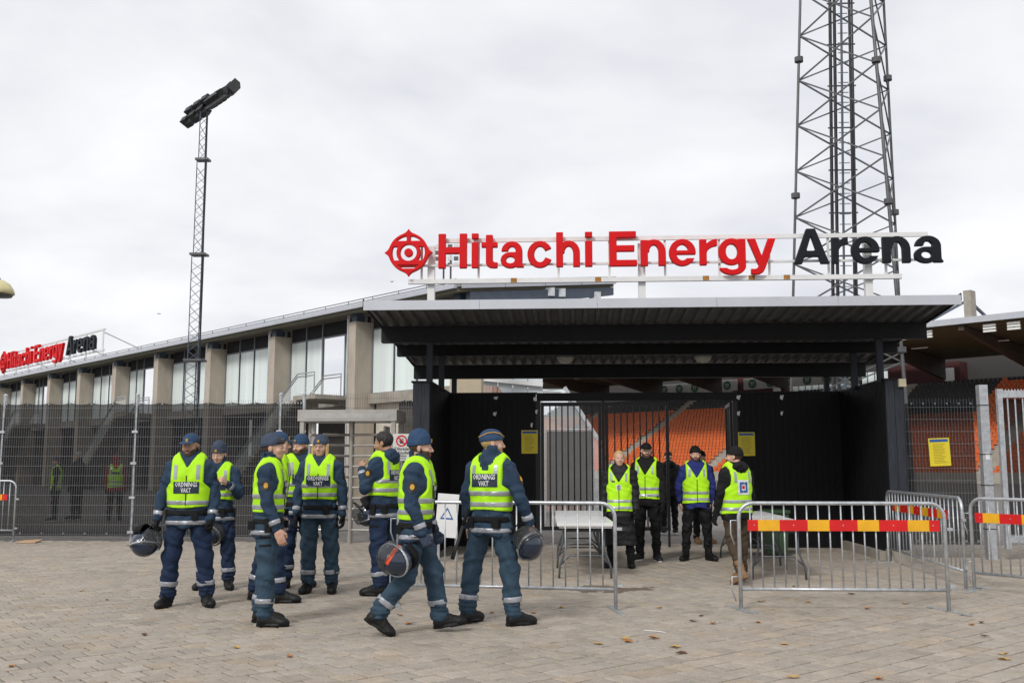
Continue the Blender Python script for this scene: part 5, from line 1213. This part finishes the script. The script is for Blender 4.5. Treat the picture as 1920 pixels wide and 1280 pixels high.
        if name_tag: stick([(-.04 + .0 + i * .05 / 4 - .07, -.012 + j * .024 / 2) for i in range(5) for j in range(3)], 1, .005, .36, M_ink, 'name_tag', vo, gridf(4, 2))
        if logo:
            sg_, sc_, zl_ = logo
            pl_ = stick([(-.075 * sc_ + .15 * sc_ * i / 6, -.085 * sc_ + .17 * sc_ * j / 6) for i in range(7) for j in range(7)], sg_, .005, zl_, M_txt, 'logo_patch', vo, gridf(6, 6))
            if pl_:
                for m_, rects in ((M_blue, [(-.055, -.06, -.03, .06), (-.029, .036, .004, .06), (-.029, -.06, -.012, -.036), (.03, -.06, .055, .06), (-.004, -.06, .029, -.036), (.012, .036, .029, .06)]), (M_red, [(-.016, -.018, .016, .018)])):
                    for x0, y0, x1, y1 in rects: stick([(x * sc_, y * sc_) for x, y in ((x0, y0), (x1, y0), (x1, y1), (x0, y1))], sg_, .011, zl_, m_, 'logo_mark', pl_, [(0, 1, 2, 3)])
        if kind_ != 'back': 
            q = MB(); rows = [on_surf(vb, tp(0, .5, zz), -fr, .004) for zz in np.linspace(hem + .02, .40, 12)]
            rows = [r2 for r2 in rows if r2 is not None and (r2 - c4) @ fr > .06]
            if len(rows) > 3: q.tube([r2 * S_ for r2 in rows], .0055, 5); q.build('zip', M_black, vo, False, True)
    if belt:
        put('belt', nets(lambda X, Y, Z: np.maximum(torso(X, Y, Z, .016), np.abs(Z - hc[2] - .015) - .026), tp(-.3, -.28, -.06), tp(.3, .28, .09), .011), M_blk)
        for x, y, w_, h_ in ((.20, .03, .05, .13), (-.20, .0, .05, .12), (.12, -.135, .07, .08), (-.10, .15, .06, .07), (-.15, -.11, .06, .09)):
            q = MB(); q.cbox(tp(x, y, -.02) * S_, (w_ * S_, .055 * S_, h_ * S_)); q.build('belt_pouch', M_blk, root, False, True)
    if bands:
        def ringb(a, b, t, r_, hw, nm, m):
            c = a + (b - a) * t; d_ = nrm(b - a)
            put(nm, nets(lambda X, Y, Z: np.maximum(cone(X, Y, Z, a, b, r_[0], r_[1]) + fold(X, Y, Z, .004, ph), np.abs((X - c[0]) * d_[0] + (Y - c[1]) * d_[1] + (Z - c[2]) * d_[2]) - hw), c - .13, c + .13, .010), m)
        for sd in 'RL':
            ringb(J['el' + sd], J['wr' + sd], .80, (.066, .053), .024, 'cuff_band', M_refl); ringb(J['kn' + sd], J['an' + sd], .66, (.096, .088), .026, 'trouser_band', M_refl)
        put('hem_band', nets(lambda X, Y, Z: np.maximum(torso(X, Y, Z, .0075) + fold(X, Y, Z, .0085, ph), np.abs(Z - hc[2] + .085) - .024), tp(-.3, -.28, -.14), tp(.3, .28, -.03), .010), M_refl)
    if badge:
        for sd, s_ in (('R', 1), ('L', -1)):
            c = J['sh' + sd] * .55 + J['el' + sd] * .45; d_ = nrm(J['el' + sd] - J['sh' + sd]); o_ = np.array([s_, 0, 0]) + np.array([0, .0, 0]); o_ = nrm(o_ - d_ * (o_ @ d_)); sdv = np.cross(d_, o_)
            for (w_, h_, off, m_, nm) in ((.042, .052, .004, M_black, 'sleeve_badge'), (.021, .026, .008, M_gold, 'gold_crest')):
                P_ = []
                for i in range(13):
                    a_ = 2 * math.pi * i / 12 if i else 0
                    r2 = 0 if i == 0 else 1; p = on_surf(jb, c + sdv * w_ * r2 * math.cos(a_) * (1.12 if nm == 'sleeve_badge' else 1) - d_ * h_ * r2 * math.sin(a_) + o_ * .3, -o_, off)
                    if p is None: break
                    P_.append(p * S_)
                if len(P_) == 13: mesh_obj(nm, P_, [(0, i, i % 12 + 1) for i in range(1, 13)], m_, root, False, True)
    WMr = WM[root.name]
    return root, {k: WMr @ Vector(v * S_) for k, v in J.items()}
G = lambda u, v: on_ground(u, v, ZP)
POL = dict(jacket=M_uni, bands=True, badge=True, belt=True, group='security officers in blue uniforms')
OV = ['ORDNINGS', 'VAKT']
st_leg = lambda o, f, y, p=0: ((o, f, -1), (o * .4, f - .06, -1), y, p)
p1, J1 = person(G(346, 1136), R(189), 1.03, 'bearded officer in blue cap facing out, holding a helmet low beside the fence', head=(-12, -6, 0), armR=((.30, -.02, -1), (.14, .16, -1), 'grip', 0), armL=((.26, -.06, -1), (-.02, .34, -1), 'grip', 0), legR=st_leg(.14, .02, 12), legL=st_leg(.20, .0, 25), trousers=M_navy, skin=1, hat='cap', hatm=M_cap, beard=True, hair=('nape', 'dark'), vest=(.075, 'p1'), gloves=M_blk, text=[(1, OV, .275, .130), (-1, OV, .33, .125)], fat=.012, **POL)
p2, J2 = person(G(402, 1103), R(186), .985, 'officer in tall dark beanie adjusting the collar with raised hands', head=(-8, -14, 0), armR=((.45, .50, -.62), (-.30, .45, .95), 'grip', 0), armL=((.35, .25, -1), (-.42, .75, .50), 'grip', 0), legR=st_leg(.10, .0, 10), legL=st_leg(.12, .02, 20), trousers=M_navy, hat='beanie_tall', hatm=M_capgrey, vest=(.15, 'off'), text=[(1, OV, .325, .125)], hair=('nape', 'brown'), **POL)
p3, J3 = person(G(497, 1170), R(-82), 1.0, 'grey haired officer in slate cap standing in profile with a bare hand at the side', lean=(0, .01), head=(-6, 2, 0), armR=((.10, .06, -1), (.02, .40, -1), 'relax', 0), armL=((.1, .0, -1), (.0, .2, -1), 'relax', 0), legR=st_leg(.05, .04, 6), legL=st_leg(.05, -.06, 6), trousers=M_uni2, hat='beanie', hatm=M_capgrey, goggles=True, hair=('nape', 'brown'), vest=(.09, 'off'), text=[(1, OV, .33, .11), (-1, OV, .36, .11)], **POL)
p4, J4 = person(G(503, 1127), R(-78), 1.05, 'officer in blue peaked cap standing close behind the profile officer', lean=(0, .05), head=(-4, -4, 0), legR=st_leg(.06, .16, 6), legL=st_leg(.06, -.16, 6), trousers=M_navy, hat='cap', hatm=M_cap, hair=('nape', 'brown'), vest=(.09, 'off'), text=[(-1, OV, .35, .11)], **POL)
p5, J5 = person(G(556, 1098), R(205), 1.05, 'bearded officer in blue beanie holding a hand to his mouth', head=(-50, -8, 0), armL=((.20, .40, -.85), (-.42, .48, .95), 'grip', 0), trousers=M_navy, hat='beanie', hatm=M_cap, beard=True, vest=(.09, 'off'), text=[(1, OV, .31, .11)], **POL)
p6, J6 = person(G(596, 1110), R(183), 1.035, 'blond woman officer in grey beanie and glasses facing out with black gloves', head=(-8, -2, 0), armR=((.22, .0, -1), (.06, .16, -1), 'relax', 0), armL=((.24, .0, -1), (.08, .16, -1), 'relax', 0), legR=st_leg(.05, .0, 6), legL=st_leg(.10, .0, 10), trousers=M_uni2, hat='beanie', hatm=M_capgrey, hair=('hair_bob', 'blond'), female=True, glasses=True, gloves=M_blk, vest=(.10, 'off'), text=[(1, OV, .315, .140)], **POL)
p7, J7 = person(G(717, 1114), R(68), 1.06, 'dark haired bareheaded officer turned away with hand raised to his chest', head=(10, -12, 0), armL=((.26, .34, -1), (-.50, .50, .85), 'grip', 0), armR=((.15, .1, -1), (-.1, .5, -.6), 'grip', 0), legR=st_leg(.06, .04, 8), legL=st_leg(.07, -.03, 8), trousers=M_navy, skin=1, hair=('hair_short', 'dark'), vest=(.13, 'off'), text=[(-1, OV, .35, .115)], hood=True, **POL)
p8, J8 = person(G(776, 1187), R(-84), 1.0, 'officer in blue beanie walking in mid stride with a helmet at the hip', lean=(0, .02), tw=-8, head=(2, -2, 0), armR=((.14, -.04, -1), (.02, .42, -1), 'grip', 0), armL=((.12, .10, -1), (.0, .4, -1), 'grip', 0), legR=((.04, -.16, -1), (.0, -.62, -.80), 4, 32), legL=((.03, .40, -1), (.0, .16, -1), 4, -8), trousers=M_uni2, hat='beanie_tall', hatm=M_cap, beard=True, hair=('nape', 'brown'), gloves=M_capgrey, vest=(.075, 'off'), text=[(1, OV, .31, .115)], fat=.012, **POL)
p9, J9 = person(G(921, 1170), R(-24), 1.03, 'officer seen from behind in piped garrison cap, legs apart, grasping a helmet', tw=0, head=(-52, 0, 0), armR=((.40, .05, -1), (.22, .38, -.95), 'grip', 0), armL=((.26, -.06, -1), (-.02, .14, -1), 'grip', 0), legR=st_leg(.20, .06, 38), legL=st_leg(.24, -.02, -10), trousers=M_uni2, hat='garrison', hatm=M_cap, hair=('nape', 'blond'), vest=(.09, 'back'), text=[(-1, OV, .37, .135)], **POL)
# ---- stewards in the passage
STW = dict(group='stewards in yellow vests in the gateway', bands=False)
M_blk2 = cloth('black_quilted_cloth', (.012, .012, .014), .55)
person(G(1164, 1063), R(172), .965, 'blond woman steward in long black quilted coat and yellow vest', head=(14, 0, 0), jacket=M_blk2, trousers=M_blk, female=True, hair=('hair_back', 'blond'), long_coat=True, puffy=True, vest=(-.10, 'steward'), name_tag=True, gloves=M_blk, legR=st_leg(.10, .0, 10), logo=(1, .45, .27), **STW)
person(G(1216, 1051), R(163), 1.04, 'steward in black cap and yellow vest with black and white shoes', head=(20, 0, 0), jacket=M_blk, trousers=M_blk, hat='cap', hatm=M_blk, beard=True, vest=(-.02, 'steward'), shoe=True, boots=M_black, gloves=M_blk, hood=True, legR=st_leg(.06, .02, 25), **STW)
person(on_ground(1256, 1000, ZP), R(10), 1.02, 'person in dark hooded coat standing behind the open gate leaf', jacket=M_blk, trousers=M_blk, hat='cap', hatm=M_blk, hood=True, shoe=True, boots=M_black, bands=False, gloves=M_blk)
person(G(1308, 1050), R(181), 1.01, 'young bearded steward in black beanie and yellow vest facing out', head=(-6, 0, 0), jacket=cloth('royal_blue_fleece', (.02, .03, .16)), trousers=M_blk, hat='beanie', hatm=M_blk, beard=True, vest=(-.05, 'steward'), armR=((.30, -.10, -1), (-.1, -.25, -.8), 'relax', 0), armL=((.28, -.1, -1), (-.1, -.2, -.8), 'relax', 0), legR=st_leg(.14, .0, 25), legL=st_leg(.14, 0, 25), **STW)
person(G(1385, 1093), R(28), .955, 'older steward in black beanie seen from behind, logo on his yellow vest', head=(38, 0, 0), jacket=M_blk, trousers=M_brown, boots=M_tan, hat='beanie', hatm=M_blk, hood=True, hair=('nape', 'brown'), vest=(-.05, 'back'), armL=((.2, .1, -1), (.1, .3, -1), 'relax', 0), legR=st_leg(.05, .12, 10), legL=((.05, -.08, -1), (.0, -.45, -.9), 8, 25), logo=(-1, 1.15, .30), gloves=M_blk, fat=.012, **STW)
person(on_ground(1318, 1018, ZP), R(200), 1.0, 'dark clothed person in tan boots half hidden behind the bearded steward', jacket=M_blk, trousers=M_blk, boots=M_tan, hat='beanie', hatm=M_blk, bands=False, gloves=M_blk)
# ---- people beyond the netted fence
person((-14.3, 27.0), R(115), .98, 'steward in yellow vest and grey hood seen through the netted fence', jacket=M_blk, trousers=M_blk, hood=True, hat='beanie', hatm=M_capgrey, vest=(-.10, 'steward'), bands=False, gloves=M_blk, shoe=True)
person((-14.05, 27.7), R(150), 1.06, 'tall person in dark clothes and pale beanie behind the netted fence', jacket=M_blk, trousers=M_blk, hat='beanie', hatm=mat('pale_wool', (.35, .34, .33), .8), bands=False, gloves=M_blk, shoe=True)
person((-12.75, 27.3), R(20), 1.0, 'person in red jacket with yellow vest and boots behind the netted fence', head=(-40, 0, 0), jacket=M_redj, trousers=M_blk, hat='beanie', hatm=M_redj, vest=(-.04, 'back'), bands=False, gloves=M_blk, text=[(-1, [], .36, .105)])
# ------------------------------------------------------------------ riot helmets
M_hel = mat('navy_helmet_shell', (.010, .020, .042), .22, 0, .12, 4, coat=.6); M_vis = mat('smoked_visor', (.06, .065, .07), .04, 0, .05, 2, alpha=.32, spec=.7)
def hsh(X, Y, Z): return np.maximum(np.maximum(ell(X, Y, Z, (0, -.01, .02), (.128, .152, .140)), -ell(X, Y, Z, (0, -.01, .01), (.108, .130, .125))), np.maximum(-.115 - Z, np.minimum(Y - .045, .015 - Z) * 1.0))
HSH = nets(hsh, (-.14, -.18, -.13), (.14, .16, .17), .0075)
HVS = nets(lambda X, Y, Z: np.maximum(np.maximum(np.abs(ell(X, Y, Z, (0, -.005, .0), (.150, .175, .165))) - .003, .035 - Y), np.maximum(Z - .055, -.125 - Z)), (-.16, .0, -.14), (.16, .2, .07), .006)
HGD = nets(lambda X, Y, Z: np.maximum(np.maximum(np.abs(ell(X, Y, Z, (0, -.02, -.10), (.120, .150, .085))) - .008, Y + .02), np.maximum(Z + .055, -.185 - Z)), (-.14, -.19, -.19), (.14, .0, -.04), .008)
HRM = nets(lambda X, Y, Z: np.maximum(np.abs(ell(X, Y, Z, (0, -.008, .01), (.140, .165, .152))) - .006, np.abs(Z - .045 + .25 * Y) - .011), (-.16, -.19, -.02), (.16, .18, .11), .007)
def helmet(c, up, front, label, tape=None, visor_up=False):
    t = thing('riot_helmet', label, 'helmet', c, 0, 'riot helmets')
    az = nrm(up); ay = np.asarray(front, float); ay = nrm(ay - az * (az @ ay)); A = np.stack([np.cross(ay, az), ay, az], 1)
    put = lambda nm, vf, m, par=t: mesh_obj(nm, vf[0] @ A.T, vf[1], m, par, True, True)
    sh_ = put('shell', HSH, M_hel); put('neck_guard', HGD, M_blk)
    V = HVS[0]
    if visor_up: k = np.array(Matrix.Rotation(R(62), 3, 'X')); V = V @ k.T
    vs_ = put('visor', (V, HVS[1]), M_vis); put('visor_rim', HRM, M_galv, vs_)
    for s_ in (-1, 1):
        q = MB(); q.lathe([(.001, .012), (.016, .010), (.022, 0)], (0, 0, 0), 12); q.v = [tuple(A @ np.array((s_ * (.128 + z), x - .005, y + .03))) for x, y, z in q.v]; q.build('visor_pivot', M_galv, sh_, True, True)
    inner = nets(lambda X, Y, Z: np.maximum(ell(X, Y, Z, (0, -.01, .01), (.107, .129, .124)), -ell(X, Y, Z, (0, -.01, -.03), (.085, .11, .115))), (-.12, -.15, -.10), (.12, .13, .14), .009); put('padding', inner, M_blk)
    q = MB(); q.tube([A @ np.array(p) for p in ((.10, .02, -.06), (.06, .05, -.17), (0, .06, -.20), (-.06, .05, -.17), (-.10, .02, -.06))], .007, 6); q.build('chin_strap', M_blk, t, True, True)
    if tape:
        tp_ = nets(lambda X, Y, Z: np.maximum(hsh(X, Y, Z) - .003, np.maximum(np.abs(Y + tape) - .022, np.maximum(-X, .0 - Z - .02))), (0, -.18, -.05), (.14, .16, .17), .007); put('orange_tape', tp_, M_or, sh_)
    return t
def under(J, k, d): p = J['hand' + k]; return Vector((p.x + d[0], p.y + d[1], p.z + d[2]))
helmet(under(J1, 'R', (-.07, -.06, -.14)), (-.15, -.35, -1), (1, -.25, -.1), 'navy riot helmet with clear visor held low by the bearded officer')
hp = on_plane(398, 1000, 12.15); helmet(Vector((hp.x, 12.15, hp.z)), (-.5, -.7, -.35), (.9, -.5, -.1), 'navy riot helmet hanging at the hip of the beanie officer by the fence')
hp = on_plane(688, 962, 11.78); helmet(Vector((hp.x, 11.78, hp.z)), (.5, .3, -.8), (-.9, -.2, -.3), 'black riot helmet hanging before the dark haired officer')
hp = on_plane(742, 1046, 8.80); helmet(Vector((hp.x, 8.80, hp.z)), (-.25, -.85, -.30), (-.85, .1, .5), 'navy riot helmet with orange tape stripe at the walking officer\'s hip', -.02, True)
helmet(under(J9, 'R', (-.05, -.08, -.09)), (.55, -.5, -.75), (.3, -.75, .3), 'navy riot helmet held by the officer seen from behind')
# baton of the officer seen from behind
a, b = on_plane(868, 985, 9.35), on_plane(848, 1048, 9.30)
q = MB(); q.tube([a, a * .35 + b * .65, b], [.014, .016, .020], 10); bt = thing('baton', 'long black baton hanging from the belt of the officer seen from behind', 'baton', b); q.build('shaft', M_black, bt, True)
q = MB(); q.tube([a + (a - b) * .02, a + (a - b) * .5], .017, 10); q.build('grip', M_blk, bt, True)
# fine repeated bits too small to pick apart
for o in S.objects:
    if o.parent is not None and o.name.split('.')[0] in ('rivets', 'upright_wires', 'cross_wires', 'eyelets', 'text_lines', 'spike_strip', 'wires', 'bracing', 'roof_rail'): o['kind'] = 'stuff'
